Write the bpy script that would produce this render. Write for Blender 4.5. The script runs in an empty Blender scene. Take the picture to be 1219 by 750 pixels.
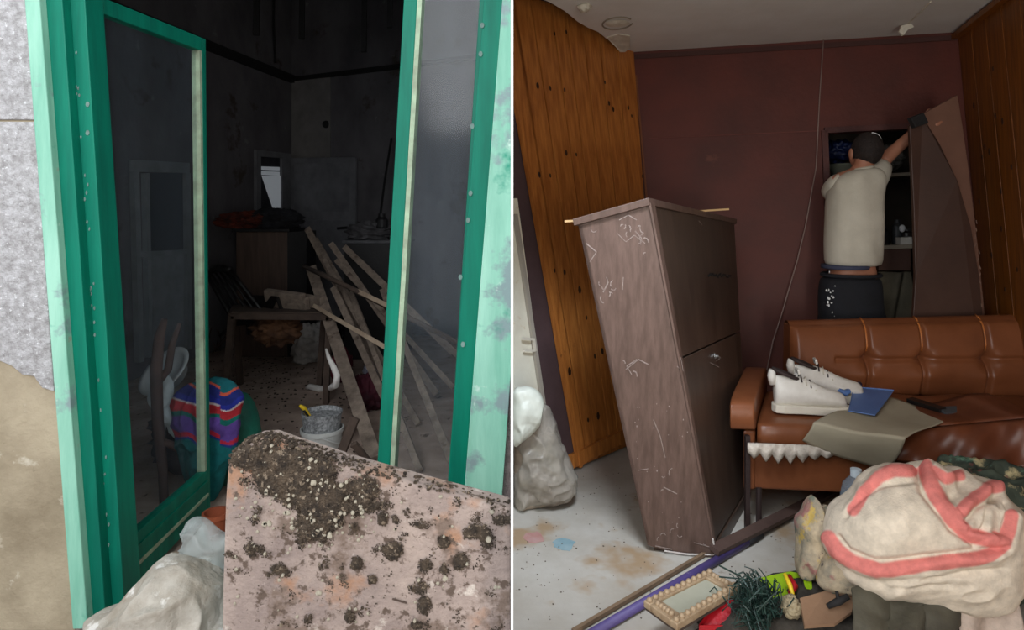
import bpy, bmesh, math, random
import numpy as np
from mathutils import Vector, noise, Matrix
random.seed(7)
F, YH, H = 750.0, 250.0, 1.4
sc = bpy.context.scene
# ---------------------------------------------------------------- camera, world, lights, exposure
cam_d = bpy.data.cameras.new('camera'); cam = bpy.data.objects.new('camera', cam_d)
sc.collection.objects.link(cam); sc.camera = cam
cam.location = (0, 0, H); cam.rotation_euler = (math.pi/2, 0, 0)
cam_d.sensor_fit = 'HORIZONTAL'; cam_d.sensor_width = 36.0; cam_d.lens = 36.0*F/1219.0
cam_d.shift_y = -(375-YH)/1219.0; cam_d.clip_start = 0.05
sc.view_settings.view_transform = 'Standard'; sc.view_settings.look = 'None'
sc.view_settings.gamma = 1; sc.view_settings.exposure = 0.0; sc.view_settings.use_curve_mapping = False
wd = bpy.data.worlds.new('overcast_sky'); sc.world = wd; wd.use_nodes = True
bg = wd.node_tree.nodes['Background']; bg.inputs[0].default_value = (0.90, 0.95, 1.0, 1); bg.inputs[1].default_value = 1.55

def light(name, typ, loc, target, power, color, **kw):
    d = bpy.data.lights.new(name, typ); o = bpy.data.objects.new(name, d); sc.collection.objects.link(o)
    o.location = loc; o.rotation_euler = (Vector(target)-Vector(loc)).to_track_quat('-Z', 'Y').to_euler()
    d.energy = power; d.color = color
    for k, v in kw.items(): setattr(d, k, v)
    return o
light('added_patch_spot', 'SPOT', (0.32, 1.35, 2.35), (0.28, 2.85, 0.15), 270, (0.78, 0.88, 1.0), spot_size=math.radians(54), spot_blend=1.0, shadow_soft_size=0.25)  # added spot inside the room, stands in for daylight from a door at left
light('added_room_fill', 'AREA', (1.3, -1.2, 1.0), (1.6, 3.0, 2.0), 95, (1.0, 0.93, 0.84), size=1.5)  # added area fill behind the camera, brightens room and ceiling; no window there

light('added_front_fill', 'AREA', (-1.3, -1.2, 3.1), (-1.4, 4.5, 0.2), 78, (0.96, 0.98, 1.0), size=1.8)  # added area fill above the camera, brightens the front wall and dark room

# ---------------------------------------------------------------- helpers
def V(*a): return Vector(a)
def W(px, py, Y): return Vector(((px-609.5)/F*Y, Y, H-(py-YH)/F*Y))
def G(px, py, z=0.0): return W(px, py, (H-z)*F/(py-YH))
def PL(px, py, p, n):
    d = Vector(((px-609.5)/F, 1, -(py-YH)/F)); c = Vector((0, 0, H))
    return c+d*((p-c).dot(n)/d.dot(n))
def plane3(a, b, c):
    n = (b-a).cross(c-a).normalized(); return a, (n if n.y < 0 else -n)
MATS = {}
def col(c):
    if len(c) == 3 and max(c) > 1.0: return tuple([((x/255.0+0.055)/1.055)**2.4 if x/255.0 > 0.04 else x/255.0/12.92 for x in c])+(1,)
    return tuple(c)+(1,)
def mat(name, c1, c2=None, scale=6, rough=0.8, bump=0.15, bscale=45, metal=0, stretch=(1, 1, 1), spot=None, attr=None, coat=0, spec=None, lo=0.35, hi=0.65):
    """noise-mottled procedural material; spot = list of (colour, threshold, scale)"""
    if name in MATS: return MATS[name]
    m = bpy.data.materials.new(name); m.use_nodes = True; MATS[name] = m
    nt = m.node_tree; N = nt.nodes; L = nt.links; p = N['Principled BSDF']
    p.inputs['Roughness'].default_value = rough; p.inputs['Metallic'].default_value = metal
    if coat: p.inputs['Coat Weight'].default_value = coat
    if spec is not None: p.inputs['Specular IOR Level'].default_value = spec
    tc = N.new('ShaderNodeTexCoord'); mp = N.new('ShaderNodeMapping'); mp.inputs['Scale'].default_value = stretch
    L.new(tc.outputs['Object'], mp.inputs['Vector'])
    def nz(s, det=6, v=None):
        t = N.new('ShaderNodeTexNoise'); t.inputs['Scale'].default_value = s; t.inputs['Detail'].default_value = det
        t.inputs['Roughness'].default_value = 0.62
        L.new((v or mp).outputs['Vector'], t.inputs['Vector']); return t
    def ramp(src, a, b, ca=(0, 0, 0, 1), cb=(1, 1, 1, 1)):
        r = N.new('ShaderNodeValToRGB'); r.color_ramp.elements[0].position = a; r.color_ramp.elements[1].position = b
        r.color_ramp.elements[0].color = ca; r.color_ramp.elements[1].color = cb
        L.new(src, r.inputs['Fac']); return r
    if attr:
        at = N.new('ShaderNodeAttribute'); at.attribute_name = attr; cur = at.outputs['Color']
        r = ramp(nz(scale).outputs['Fac'], 0.3, 0.7, (0.72, 0.72, 0.72, 1), (1.08, 1.08, 1.08, 1))
        mx = N.new('ShaderNodeMixRGB'); mx.blend_type = 'MULTIPLY'; mx.inputs['Fac'].default_value = 1
        L.new(cur, mx.inputs['Color1']); L.new(r.outputs['Color'], mx.inputs['Color2']); cur = mx.outputs['Color']
    else:
        cur = ramp(nz(scale).outputs['Fac'], lo, hi, col(c1), col(c2 or c1)).outputs['Color']
    mp2 = N.new('ShaderNodeMapping'); L.new(tc.outputs['Object'], mp2.inputs['Vector'])
    for i, (c3, th, s3) in enumerate(spot or []):
        mq = N.new('ShaderNodeMapping'); mq.inputs['Location'].default_value = (3.1*i+1, 1.7*i, 5.3*i); L.new(tc.outputs['Object'], mq.inputs['Vector'])
        r = ramp(nz(s3, 5, mq).outputs['Fac'], th, min(0.99, th+0.07))
        mx = N.new('ShaderNodeMixRGB'); L.new(r.outputs['Color'], mx.inputs['Fac']); L.new(cur, mx.inputs['Color1'])
        mx.inputs['Color2'].default_value = col(c3); cur = mx.outputs['Color']
    L.new(cur, p.inputs['Base Color'])
    if bump:
        b = N.new('ShaderNodeBump'); b.inputs['Strength'].default_value = bump; b.inputs['Distance'].default_value = 0.02
        L.new(nz(bscale, 8).outputs['Fac'], b.inputs['Height']); L.new(b.outputs['Normal'], p.inputs['Normal'])
    return m
def glass_mat(name, dirt, amount, tint=(0.9, 0.95, 0.95), rough=0.1, stretch=(6, 6, 1)):
    """clear sheet with a dusty film: transparent + diffuse dust + gloss"""
    m = bpy.data.materials.new(name); m.use_nodes = True; nt = m.node_tree; N = nt.nodes; L = nt.links
    N.remove(N['Principled BSDF']); out = N['Material Output']
    tr = N.new('ShaderNodeBsdfTransparent'); tr.inputs[0].default_value = tint+(1,)
    di = N.new('ShaderNodeBsdfDiffuse'); di.inputs[0].default_value = col(dirt)
    gl = N.new('ShaderNodeBsdfGlossy'); gl.inputs['Roughness'].default_value = rough
    tc = N.new('ShaderNodeTexCoord'); mp = N.new('ShaderNodeMapping'); mp.inputs['Scale'].default_value = stretch
    L.new(tc.outputs['Object'], mp.inputs['Vector'])
    no = N.new('ShaderNodeTexNoise'); no.inputs['Scale'].default_value = 1.6; no.inputs['Detail'].default_value = 8; L.new(mp.outputs['Vector'], no.inputs['Vector'])
    mr = N.new('ShaderNodeMapRange'); mr.inputs['From Min'].default_value = 0.3; mr.inputs['From Max'].default_value = 0.7
    mr.inputs['To Min'].default_value = amount*0.55; mr.inputs['To Max'].default_value = amount*1.45; L.new(no.outputs['Fac'], mr.inputs['Value'])
    m1 = N.new('ShaderNodeMixShader'); L.new(mr.outputs['Result'], m1.inputs['Fac']); L.new(tr.outputs[0], m1.inputs[1]); L.new(di.outputs[0], m1.inputs[2])
    fr = N.new('ShaderNodeValue'); fr.outputs[0].default_value = .022
    m2 = N.new('ShaderNodeMixShader'); L.new(fr.outputs[0], m2.inputs['Fac']); L.new(m1.outputs[0], m2.inputs[1]); L.new(gl.outputs[0], m2.inputs[2])
    L.new(m2.outputs[0], out.inputs['Surface']); MATS[name] = m; return m

WORLD = {}
COUNT = {}
class MB:
    def __init__(s): s.v = []; s.f = []; s.c = []; s.cc = None
    def add(s, vs, fs, cols=None):
        b = len(s.v); s.v += [Vector(x) for x in vs]; s.f += [tuple(i+b for i in f) for f in fs]
        s.c += (cols if cols else [s.cc or (1, 1, 1)]*len(vs)); return s
    def prism(s, pts, vec, cols=None):
        n = len(pts); vec = Vector(vec); pts = [Vector(p) for p in pts]
        vs = pts+[p+vec for p in pts]
        fs = [tuple(range(n)), tuple(range(2*n-1, n-1, -1))]+[(i, i+n, (i+1) % n+n, (i+1) % n) for i in range(n)]
        return s.add(vs, fs)
    def box(s, a, b, M=None):
        (x0, y0, z0), (x1, y1, z1) = a, b
        vs = [Vector((x, y, z)) for z in (z0, z1) for x, y in ((x0, y0), (x1, y0), (x1, y1), (x0, y1))]
        if M: vs = [M(p) if callable(M) else M@p for p in vs]
        return s.add(vs, [(0, 3, 2, 1), (4, 5, 6, 7), (0, 1, 5, 4), (1, 2, 6, 5), (2, 3, 7, 6), (3, 0, 4, 7)])
    def bar(s, a, b, w, t, up=None):
        a = Vector(a); b = Vector(b); d = (b-a).normalized(); up = Vector(up or (0, -1, 0))
        x = d.cross(up)
        if x.length < 1e-3: x = d.cross(Vector((1, 0, 0)))
        x.normalize(); y = x.cross(d).normalized(); x *= w/2; y *= t/2
        return s.prism([a-x-y, a+x-y, a+x+y, a-x+y], b-a)
    def tube(s, path, r, k=8, caps=True):
        path = [Vector(p) for p in path]; n = len(path); rs = r if isinstance(r, (list, tuple)) else [r]*n
        vs = []; fs = []; px = None
        for i, p in enumerate(path):
            d = (path[min(i+1, n-1)]-path[max(i-1, 0)])
            d = d.normalized() if d.length > 1e-9 else Vector((0, 0, 1))
            if px is None:
                px = d.cross(Vector((0.13, 0.31, 1)) if abs(d.z) < 0.9 else Vector((1, 0, 0)))
            px = (px-d*px.dot(d)).normalized(); py = d.cross(px)
            for j in range(k):
                t = 2*math.pi*j/k; vs.append(p+(px*math.cos(t)+py*math.sin(t))*rs[i])
        for i in range(n-1):
            for j in range(k): fs.append((i*k+j, i*k+(j+1) % k, (i+1)*k+(j+1) % k, (i+1)*k+j))
        if caps: fs += [tuple(range(k-1, -1, -1)), tuple((n-1)*k+j for j in range(k))]
        return s.add(vs, fs)
    def lathe(s, c, prof, k=28, M=None):
        c = Vector(c); vs = []; fs = []; n = len(prof)
        for r, z in prof:
            for j in range(k):
                t = 2*math.pi*j/k; p = Vector((r*math.cos(t), r*math.sin(t), z)); vs.append(c+(M@p if M else p))
        for i in range(n-1):
            for j in range(k): fs.append((i*k+j, i*k+(j+1) % k, (i+1)*k+(j+1) % k, (i+1)*k+j))
        fs += [tuple(range(k-1, -1, -1)), tuple((n-1)*k+j for j in range(k))]
        return s.add(vs, fs)
    def sweep(s, rings, caps=True):
        k = len(rings[0]); n = len(rings); vs = [Vector(p) for r in rings for p in r]; fs = []
        for i in range(n-1):
            for j in range(k): fs.append((i*k+j, i*k+(j+1) % k, (i+1)*k+(j+1) % k, (i+1)*k+j))
        if caps: fs += [tuple(range(k-1, -1, -1)), tuple((n-1)*k+j for j in range(k))]
        return s.add(vs, fs)
    def grid(s, fn, nu, nv, cf=None, mask=None):
        vs = []; cs = []
        for j in range(nv+1):
            for i in range(nu+1):
                u, v = i/nu, j/nv; vs.append(fn(u, v)); cs.append(cf(u, v) if cf else (1, 1, 1))
        fs = [(j*(nu+1)+i, j*(nu+1)+i+1, (j+1)*(nu+1)+i+1, (j+1)*(nu+1)+i) for j in range(nv) for i in range(nu)
              if mask is None or mask((i+.5)/nu, (j+.5)/nv)]
        return s.add(vs, fs, cs)
    def ball(s, c, r, k=10, M=None):
        c = Vector(c); rr = Vector(r) if not isinstance(r, (int, float)) else Vector((r, r, r)); vs = []; h = k//2+1
        for i in range(h+1):
            a = math.pi*i/h
            for j in range(k):
                t = 2*math.pi*j/k
                p = Vector((rr.x*math.sin(a)*math.cos(t), rr.y*math.sin(a)*math.sin(t), rr.z*math.cos(a)))
                vs.append(c+(M@p if M else p))
        fs = [(i*k+j, (i+1)*k+j, (i+1)*k+(j+1) % k, i*k+(j+1) % k) for i in range(h) for j in range(k)]
        return s.add(vs, fs)
    def build(s, name, m, parent=None, smooth=False, bevel=0, sub=0, solid=0, origin=None, weld=False):
        me = bpy.data.meshes.new(name)
        if origin is None:
            xs = [p.x for p in s.v]; ys = [p.y for p in s.v]; zs = [p.z for p in s.v]
            origin = Vector(((min(xs)+max(xs))/2, (min(ys)+max(ys))/2, min(zs)))
        origin = Vector(origin)
        me.from_pydata([p-origin for p in s.v], [], s.f)
        ca = me.color_attributes.new('Col', 'FLOAT_COLOR', 'POINT')
        ca.data.foreach_set('color', [x for c in s.c for x in (col(c)[:3]+(1,))])
        bm = bmesh.new(); bm.from_mesh(me)
        if weld: bmesh.ops.remove_doubles(bm, verts=bm.verts, dist=1e-5)
        bmesh.ops.recalc_face_normals(bm, faces=bm.faces); bm.to_mesh(me); bm.free()
        if smooth: me.polygons.foreach_set('use_smooth', [True]*len(me.polygons))
        o = bpy.data.objects.new(name, me); sc.collection.objects.link(o)
        if m: me.materials.append(m)
        WORLD[o.name] = origin
        if parent: o.parent = parent; o.location = origin-WORLD[parent.name]
        else: o.location = origin
        if solid:
            md = o.modifiers.new('thickness', 'SOLIDIFY'); md.thickness = solid; md.offset = 0
        if bevel:
            md = o.modifiers.new('bevel', 'BEVEL'); md.width = bevel; md.segments = 2; md.limit_method = 'ANGLE'
        if sub:
            md = o.modifiers.new('sub', 'SUBSURF'); md.levels = sub; md.render_levels = sub
        return o
def thing(name, loc, label=None, cat=None, group=None):
    o = bpy.data.objects.new(name, None); sc.collection.objects.link(o); o.location = loc; WORLD[o.name] = Vector(loc); o.empty_display_size = 0.05
    return tag(o, label, cat, group)
def tag(o, label=None, cat=None, group=None, kind=None):
    if label: o['label'] = label
    if cat: o['category'] = cat
    if group: o['group'] = group
    if kind: o['kind'] = kind
    return o
def struct(o): o['kind'] = 'structure'; return o
def stuff(o): o['kind'] = 'stuff'; return o
def fb(p, s=1.0, o=4): return noise.fractal(Vector(p)*s, 1.0, 2.0, o)
def heap(c, r, seed=0, amp=0.15, fr=1.6, fold=0.1, ffr=2.5, nu=56, nv=36, cf=None, squash=None, flat=None, pw=1.0):
    """crumpled cloth/bag body: a closed ellipsoid pushed in and out by noise and by ridged folds"""
    c = Vector(c); r = Vector(r); mb = MB(); so = Vector((seed*3.7, seed*1.3, seed*7.1))
    vs = []; cs = []
    for j in range(nv+1):
        a = math.pi*j/nv
        for i in range(nu):
            t = 2*math.pi*i/nu; d = Vector((math.sin(a)*math.cos(t), math.sin(a)*math.sin(t), math.cos(a)))
            if pw != 1.0: d = Vector([math.copysign(abs(x)**pw, x) for x in d])
            k = 1+amp*fb(d*fr+so, 1, 3)
            q = noise.noise(d*ffr+so*2+0.6*noise.noise_vector(d*2.0+so))
            k += fold*(1-abs(q)*3.2)
            p = Vector((d.x*r.x, d.y*r.y, d.z*r.z))*k
            if squash: p = squash(p, d)
            p = p+c
            if flat is not None and p.z < flat: p.z = flat+0.002*noise.noise(p*40)
            vs.append(p); cs.append(cf(p, d) if cf else (1, 1, 1))
    fs = [(j*nu+i, (j+1)*nu+i, (j+1)*nu+(i+1) % nu, j*nu+(i+1) % nu) for j in range(nv) for i in range(nu)]
    mb.add(vs, fs, cs); return mb
def polyd(x, z, line):
    best = 1e9
    for (ax, az), (bx, bz) in zip(line[:-1], line[1:]):
        dx, dz = bx-ax, bz-az; t = max(0, min(1, ((x-ax)*dx+(z-az)*dz)/(dx*dx+dz*dz+1e-9)))
        best = min(best, math.hypot(x-ax-dx*t, z-az-dz*t))
    return best
def loft(secs, k=20, pw=1.0):
    """secs: (centre, half width vector, half depth vector)"""
    rings = []
    for c, a, b in secs:
        c = Vector(c); a = Vector(a); b = Vector(b); ring = []
        for j in range(k):
            t = 2*math.pi*j/k; ct, st = math.cos(t), math.sin(t)
            ring.append(c+a*math.copysign(abs(ct)**pw, ct)+b*math.copysign(abs(st)**pw, st))
        rings.append(ring)
    return MB().sweep(rings)

def obody(outl, Y, D, seed=0, fold=.012, ffr=7, amp=.01, nt=90, ns=30, cf=None, relief=None, cen=None, zmin=.003, xmin=None, p=2.0, q=2.0, aniso=(1, 1), back=.8):
    """rounded closed body (sack, bundle) whose front outline is the given shape, standing at depth Y with half depth D"""
    P = [W(x, y, Y) for x, y in outl]; n = len(P)
    c = sum(P, Vector())/n if cen is None else W(cen[0], cen[1], Y)
    C = []                                  # dense closed outline by arc length, lightly smoothed
    for i in range(n):
        a0, a1, a2, a3 = P[i-1], P[i], P[(i+1) % n], P[(i+2) % n]
        for t in [k/12 for k in range(12)]:
            C.append(.5*((2*a1)+(a2-a0)*t+(2*a0-5*a1+4*a2-a3)*t*t+(3*a1-a0-3*a2+a3)*t**3))
    m = len(C); vs = []; cs = []; so = Vector((seed*2.3, seed*5.1, seed*1.7)); nrow = 2*ns
    for j in range(nrow+1):
        a = math.pi*j/nrow; s = math.sin(a); fr_ = 1 if j <= ns else -1
        h = (1-s**p)**(1/q) if s < 1 else 0.0
        for i in range(nt):
            k = i/nt*m; i0 = int(k); e = C[i0 % m]*(1-(k-i0))+C[(i0+1) % m]*(k-i0)
            r = e-c; pos = c+r*s; pos.y = Y-fr_*D*h*(1 if fr_ > 0 else back)
            d = Vector((r.x*s, -fr_*h*r.length*.8, r.z*s)).normalized()
            w = Vector((pos.x*ffr*aniso[0], pos.y*ffr, pos.z*ffr*aniso[1]))+so
            k_ = fold*(1-3*abs(noise.noise(w+.5*noise.noise_vector(w*.6))))+amp*noise.noise(w*.5+so)+fold*.25*noise.noise(w*4)
            k_ *= (.35+.65*(1-s**4))
            if relief and fr_ > 0: k_ += relief(pos)
            pos = pos+d*k_
            if pos.z < zmin: pos.z = zmin
            if xmin is not None and pos.x < xmin: pos.x = xmin
            vs.append(pos); cs.append(cf(pos, fr_) if cf else (1, 1, 1))
    mb = MB(); fs = [(j*nt+i, (j+1)*nt+i, (j+1)*nt+(i+1) % nt, j*nt+(i+1) % nt) for j in range(nrow) for i in range(nt)]
    mb.add(vs, fs, cs); return mb
def pxy(p): return 609.5+p.x/p.y*F, YH+(H-p.z)/p.y*F
# ================================================================ STRUCTURE
m_outfloor = mat('rough_ground', (120, 108, 98), (86, 76, 68), 7, 0.95, 0.4, 60, spot=[((60, 50, 42), 0.6, 12)])
m_floorL = mat('dusty_concrete_floor', (190, 168, 154), (150, 130, 118), 4, 0.9, 0.3, 60, spot=[((104, 88, 78), 0.62, 16)])
m_floorR = mat('worn_pale_floor', (186, 181, 172), (162, 153, 140), 2.2, 0.55, 0.12, 50, spot=[((158, 134, 106), 0.55, 1.4), ((140, 128, 112), 0.66, 12)])
m_white = mat('white_paint', (240, 242, 242), None, 5, 0.6, 0.02)
m_stucco = mat('grey_roughcast', (205, 203, 205), (158, 154, 154), 38, 0.95, 0.7, 110, spot=[((238, 238, 240), 0.62, 60)])
m_plaster = mat('tan_render', (176, 162, 138), (140, 126, 104), 3, 0.95, 0.35, 30, spot=[((196, 186, 168), 0.6, 8), ((112, 98, 80), 0.66, 9)])
m_intwall = mat('stained_grey_plaster', (104, 101, 104), (80, 77, 80), 2.2, 0.95, 0.2, 30, stretch=(1, 1, .6), spot=[((70, 60, 56), 0.58, 2.2), ((118, 116, 118), 0.66, 6)])
m_dkceil = mat('dark_ceiling', (40, 38, 40), (26, 25, 26), 3, 0.95)  # near-black mottled tone over the whole ceiling
T = 0.0026
G1 = MB().prism([V(-9, -3, 0), V(0, -3, 0), V(0, 2.1, 0), V(-9, 2.1, 0)], (0, 0, -.15)); struct(G1.build('floor', m_outfloor))
G2 = MB().prism([V(-9, 2.1, 0), V(0, 2.1, 0), V(0, 9, 0), V(-9, 9, 0)], (0, 0, -.15)); struct(G2.build('floor', m_floorL))
G3 = MB().prism([V(0, -1.6, 0), V(4.2, -1.6, 0), V(4.2, 6, 0), V(0, 6, 0)], (0, 0, -.15)); struct(G3.build('floor', m_floorR))
part = MB().box((-T, 1.3, 0), (T, 9, 4.2)); struct(part.build('added_divider', m_white))  # added sheet: makes the white line and keeps the light of both rooms apart

# --- left picture: facade with opening
YF = 2.1
def le(z, d=0):   # x of the outer edge of the frame on the facade, at height z
    py = YH+(H-z)*F/YF; return W(30+d+0.0785*py, py, YF).x
facade = MB()
def fpoly(pix, Y=YF): return [W(a, b, Y) for a, b in pix]
zt = 4.15
low = MB().prism([V(-6, YF, 0), V(le(0), YF, 0), V(le(zt), YF, zt), V(-6, YF, zt)], (0, .22, 0))
wl = struct(low.build('wall_front', m_plaster))
# roughcast blocks, standing 9 mm proud of the tan render, with broken lower edge
edge = [(-500, 425), (-300, 436), (-100, 420), (0, 430), (14, 436), (26, 446), (40, 448), (50, 462), (64, 466)]
def xe(py): return 30+0.0785*py
up = [W(x, y, YF-.009) for x, y in edge]+[W(xe(145), 145, YF-.009), W(-500, 141, YF-.009)]
MB().prism(up, (0, .009, 0)).build('roughcast_block', m_stucco, wl, bevel=.003)
up = [W(xe(143.5), 142.5, YF-.009), W(-500, 139, YF-.009), W(-500, -380, YF-.009), W(xe(-380), -380, YF-.009)]
MB().prism(up, (0, .009, 0)).build('roughcast_block', m_stucco, wl, bevel=.003)
lint = MB().prism([V(le(2.8), YF, 2.8), V(-T, YF, 2.8), V(-T, YF, zt), V(le(2.8), YF, zt)], (0, .22, 0)); lint.build('lintel', m_stucco, wl)
rb = MB().prism(fpoly([(607.4, 405), (603, 480), (597, 600), (588, 750), (608, 750), (608, 405)], YF), (0, .2, 0))
struct(rb.build('wall_front', mat('pink_grey_roughcast', (150, 134, 132), (120, 104, 104), 30, .95, .6, 100)))
# interior walls
Yc = 7.7
Lc = V(-2.695, 7.7, 0); Ln = V(-3.62, 2.32, 0); Rb = V(-T, 6.64, 0)
def vwall(a, b, h, th, m, nm='wall'):
    d = (b-a).normalized(); n = V(-d.y, d.x, 0)*th
    o = MB().prism([a, b, b+V(0, 0, h), a+V(0, 0, h)], n); return struct(o.build(nm, m))
wleft = vwall(Lc, Ln, 4.1, -.12, m_intwall, 'wall_left')
wback = vwall(Rb, Lc, 4.1, -.12, m_intwall, 'wall_back')
struct(MB().prism([V(-6, 2.1, 4.1), V(-T, 2.1, 4.1), V(-T, 9, 4.1), V(-6, 9, 4.1)], (0, 0, .1)).build('ceiling', m_dkceil))
nL = V(1, -0.172, 0).normalized(); pL = Lc
db = (Rb-Lc).normalized(); nB = V(db.y, -db.x, 0)
nB = nB if nB.y < 0 else -nB; pB = Lc
# dark picture rail along both walls
m_blk = mat('black_timber', (26, 24, 25), (18, 17, 18), 8, .8)
mold = MB(); zz = 2.99
a = Ln+V(0.03, 0, zz); b = Lc+V(.03, -.02, zz); c = Rb+V(0, -.02, zz+.06)
tag(struct(MB().bar(a, b, .09, .05, (1, 0, 0)).build('trim_1', m_blk)))
struct(MB().bar(b, c, .07, .05, (0, 0, 1)).build('trim_2', m_blk))

# --- right picture: room shell
m_redwall = mat('dark_maroon_paint', (98, 42, 30), (80, 35, 25), 2.5, .62, .1, 30, spot=[((108, 58, 44), .68, 5)])
m_ceil = mat('off_white_ceiling', (232, 230, 224), (222, 218, 210), 2, .9, .1, 30)
ZC = 2.48
B1 = G(683, 558); B1c = G(742, 533); T2 = G(752, 62, ZC); T3 = G(1143, 38, ZC); T4 = G(1192, 0, ZC)
pA, nA = plane3(B1, B1c, T2)
if nA.x < 0: nA = -nA
C1 = PL(768, 240, pA, nA)
pK, nK = plane3(T2, T3, C1)
def line2(n1, p1, n2, p2, z):      # plan point where two planes meet at height z
    A = [[n1.x, n1.y], [n2.x, n2.y]]; r = [n1.dot(p1)-n1.z*z, n2.dot(p2)-n2.z*z]
    d = A[0][0]*A[1][1]-A[0][1]*A[1][0]
    return V((r[0]*A[1][1]-A[0][1]*r[1])/d, (A[0][0]*r[1]-A[1][0]*r[0])/d, z)
Lr = PL(1174, 370, pK, nK)
pR, nR = plane3(T3, T4, Lr); nR = nR if nR.x < 0 else -nR
def atx(n, p, x, z): return V(x, (n.dot(p)-n.z*z-n.x*x)/n.y, z)
def aty(n, p, y, z): return V((n.dot(p)-n.z*z-n.y*y)/n.x, y, z)
ZW = ZC+.16
cbl, ctl = line2(nA, pA, nK, pK, 0), line2(nA, pA, nK, pK, ZW)
cbr, ctr = line2(nR, pR, nK, pK, 0), line2(nR, pR, nK, pK, ZW)
# doorway cut: wall built of three slabs round the opening
dl, dt, dr = 981, 156, 1100
def K(px, py): return PL(px, py, pK, nK)
def floor_on(p_top, q):             # continue the line p_top-q down to the floor
    d = q-p_top; return p_top+d*(-p_top.z/d.z)
tl, tr = K(dl, dt), K(dr, dt-6)
bl = V(tl.x+.02, 0, 0); bl = atx(nK, pK, tl.x-.02, 0); br = atx(nK, pK, tr.x, 0)
tl2 = atx(nK, pK, tl.x, ZW); tr2 = atx(nK, pK, tr.x, ZW)
th = nK*(-.12)
bk = MB().prism([cbl, bl, tl, tl2, ctl], th); bk.prism([tl, tr, tr2, tl2], th); bk.prism([br, cbr, ctr, tr2, tr], th)
wb = struct(bk.build('wall_back', m_redwall))
# upper darker band board: a slight ledge line across the wall
MB().bar(K(772, 165)+nK*.004, K(975, 156)+nK*.004, .006, .006).build('ledge', mat('ledge_red', (112, 62, 54), None), wb)
MB().bar(K(755, 68)+nK*.006, K(1142, 45)+nK*.006, .03, .012).build('top_batten', mat('top_batten_brown', (70, 40, 34), None), wb)
MB().bar(K(770, 240)+nK*.006, K(757, 90)+nK*.006, .012, .012).build('corner_batten', mat('corner_batten_brown', (120, 70, 40), None), wb)
# left wall: dark backing wall then pine boards
nearb, neart = atx(nA, pA, T+.002, 0), atx(nA, pA, T+.002, ZW)
m_plum = mat('plum_brown_paint', (84, 64, 66), (70, 52, 54), 3, .8)
wlr = struct(MB().prism([nearb, cbl, ctl, neart], nA*(-.05)).build('wall_left', m_plum))
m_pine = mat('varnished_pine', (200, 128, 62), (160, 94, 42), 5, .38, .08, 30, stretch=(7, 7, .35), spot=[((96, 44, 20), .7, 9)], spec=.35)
m_pineR = mat('varnished_pine_shadow', (150, 88, 30), (108, 60, 18), 5, .4, .08, 30, stretch=(7, 7, .35), spot=[((80, 40, 18), .68, 8)], spec=.3)  # copy of the pine with shade put into its darker colours
m_knot = mat('pine_knot', (58, 28, 16), (40, 20, 12), 20, .5)
def A_(px, py, o=0): return PL(px, py, pA+nA*o, nA)
# board seams: top pixel / bottom pixel on the two ends of the wall
nb_ = 8
topL, botL = (592, -28), (683, 556); topR, botR = (751, 60), (788, 505)
def seam(t):
    a = A_(topL[0]+(topR[0]-topL[0])*t, 0, .018); b = A_(botL[0]+(botR[0]-botL[0])*t, 520, .018)
    d = b-a; p0 = a+d*((.01-a.z)/d.z); p1 = a+d*((ZW-.005-a.z)/d.z)
    if p1.x < T+.004:
        k = (T+.004-p0.x)/(p1.x-p0.x); p1 = p0+(p1-p0)*k
    return p0, p1
ts = [0, .11, .25, .40, .50, .62, .74, .87, 1]
for i in range(8):
    a0, a1 = seam(ts[i]+.006); b0, b1 = seam(ts[i+1]-.006)
    if i == 0:   # the leftmost board runs out behind the added divider
        top = atx(nA, pA+nA*.018, T+.004, ZW-.005); pts = [a0, b0, b1, top, a1] if a1.z < ZW-.02 else [a0, b0, b1, a1]
    elif a1.z < ZW-.02: pts = [a0, b0, b1, atx(nA, pA+nA*.018, T+.004, ZW-.005), a1]
    else: pts = [a0, b0, b1, a1]
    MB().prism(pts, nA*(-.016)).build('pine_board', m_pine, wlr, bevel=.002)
kn = [(655, 105), (672, 107), (640, 102), (720, 98), (730, 130), (748, 128), (752, 138), (674, 182), (686, 184), (642, 208), (655, 209), (660, 322), (672, 324), (690, 345), (698, 378), (708, 424), (717, 418), (678, 442), (657, 370), (725, 123), (728, 340), (700, 500), (712, 495), (765, 210), (660, 40), (674, 38)]
kb = MB()
for x, y in kn:
    c = A_(x, y, .019); u = V(nA.y, -nA.x, 0).normalized(); w = nA.cross(u)
    r = random.uniform(.010, .020); kb.prism([c+u*math.cos(t*math.pi/4)*r*.7+w*math.sin(t*math.pi/4)*r*1.2 for t in range(8)], nA*.0012)
stuff(kb.build('pine_knot', m_knot, wlr))
kb = MB().prism([A_(683, 558, .035), A_(792, 503, .035), A_(790, 488, .035), A_(681, 542, .035)], nA*(-.03))
struct(kb.build('baseboard_left', m_pine, bevel=.003))
# edge moulding of the pine panel
a0, a1 = seam(0); d = a1-a0
struct(MB().bar(a0+nA*.006, a1+nA*.006, .02, .03, nA).build('trim_3', m_pine))
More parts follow.
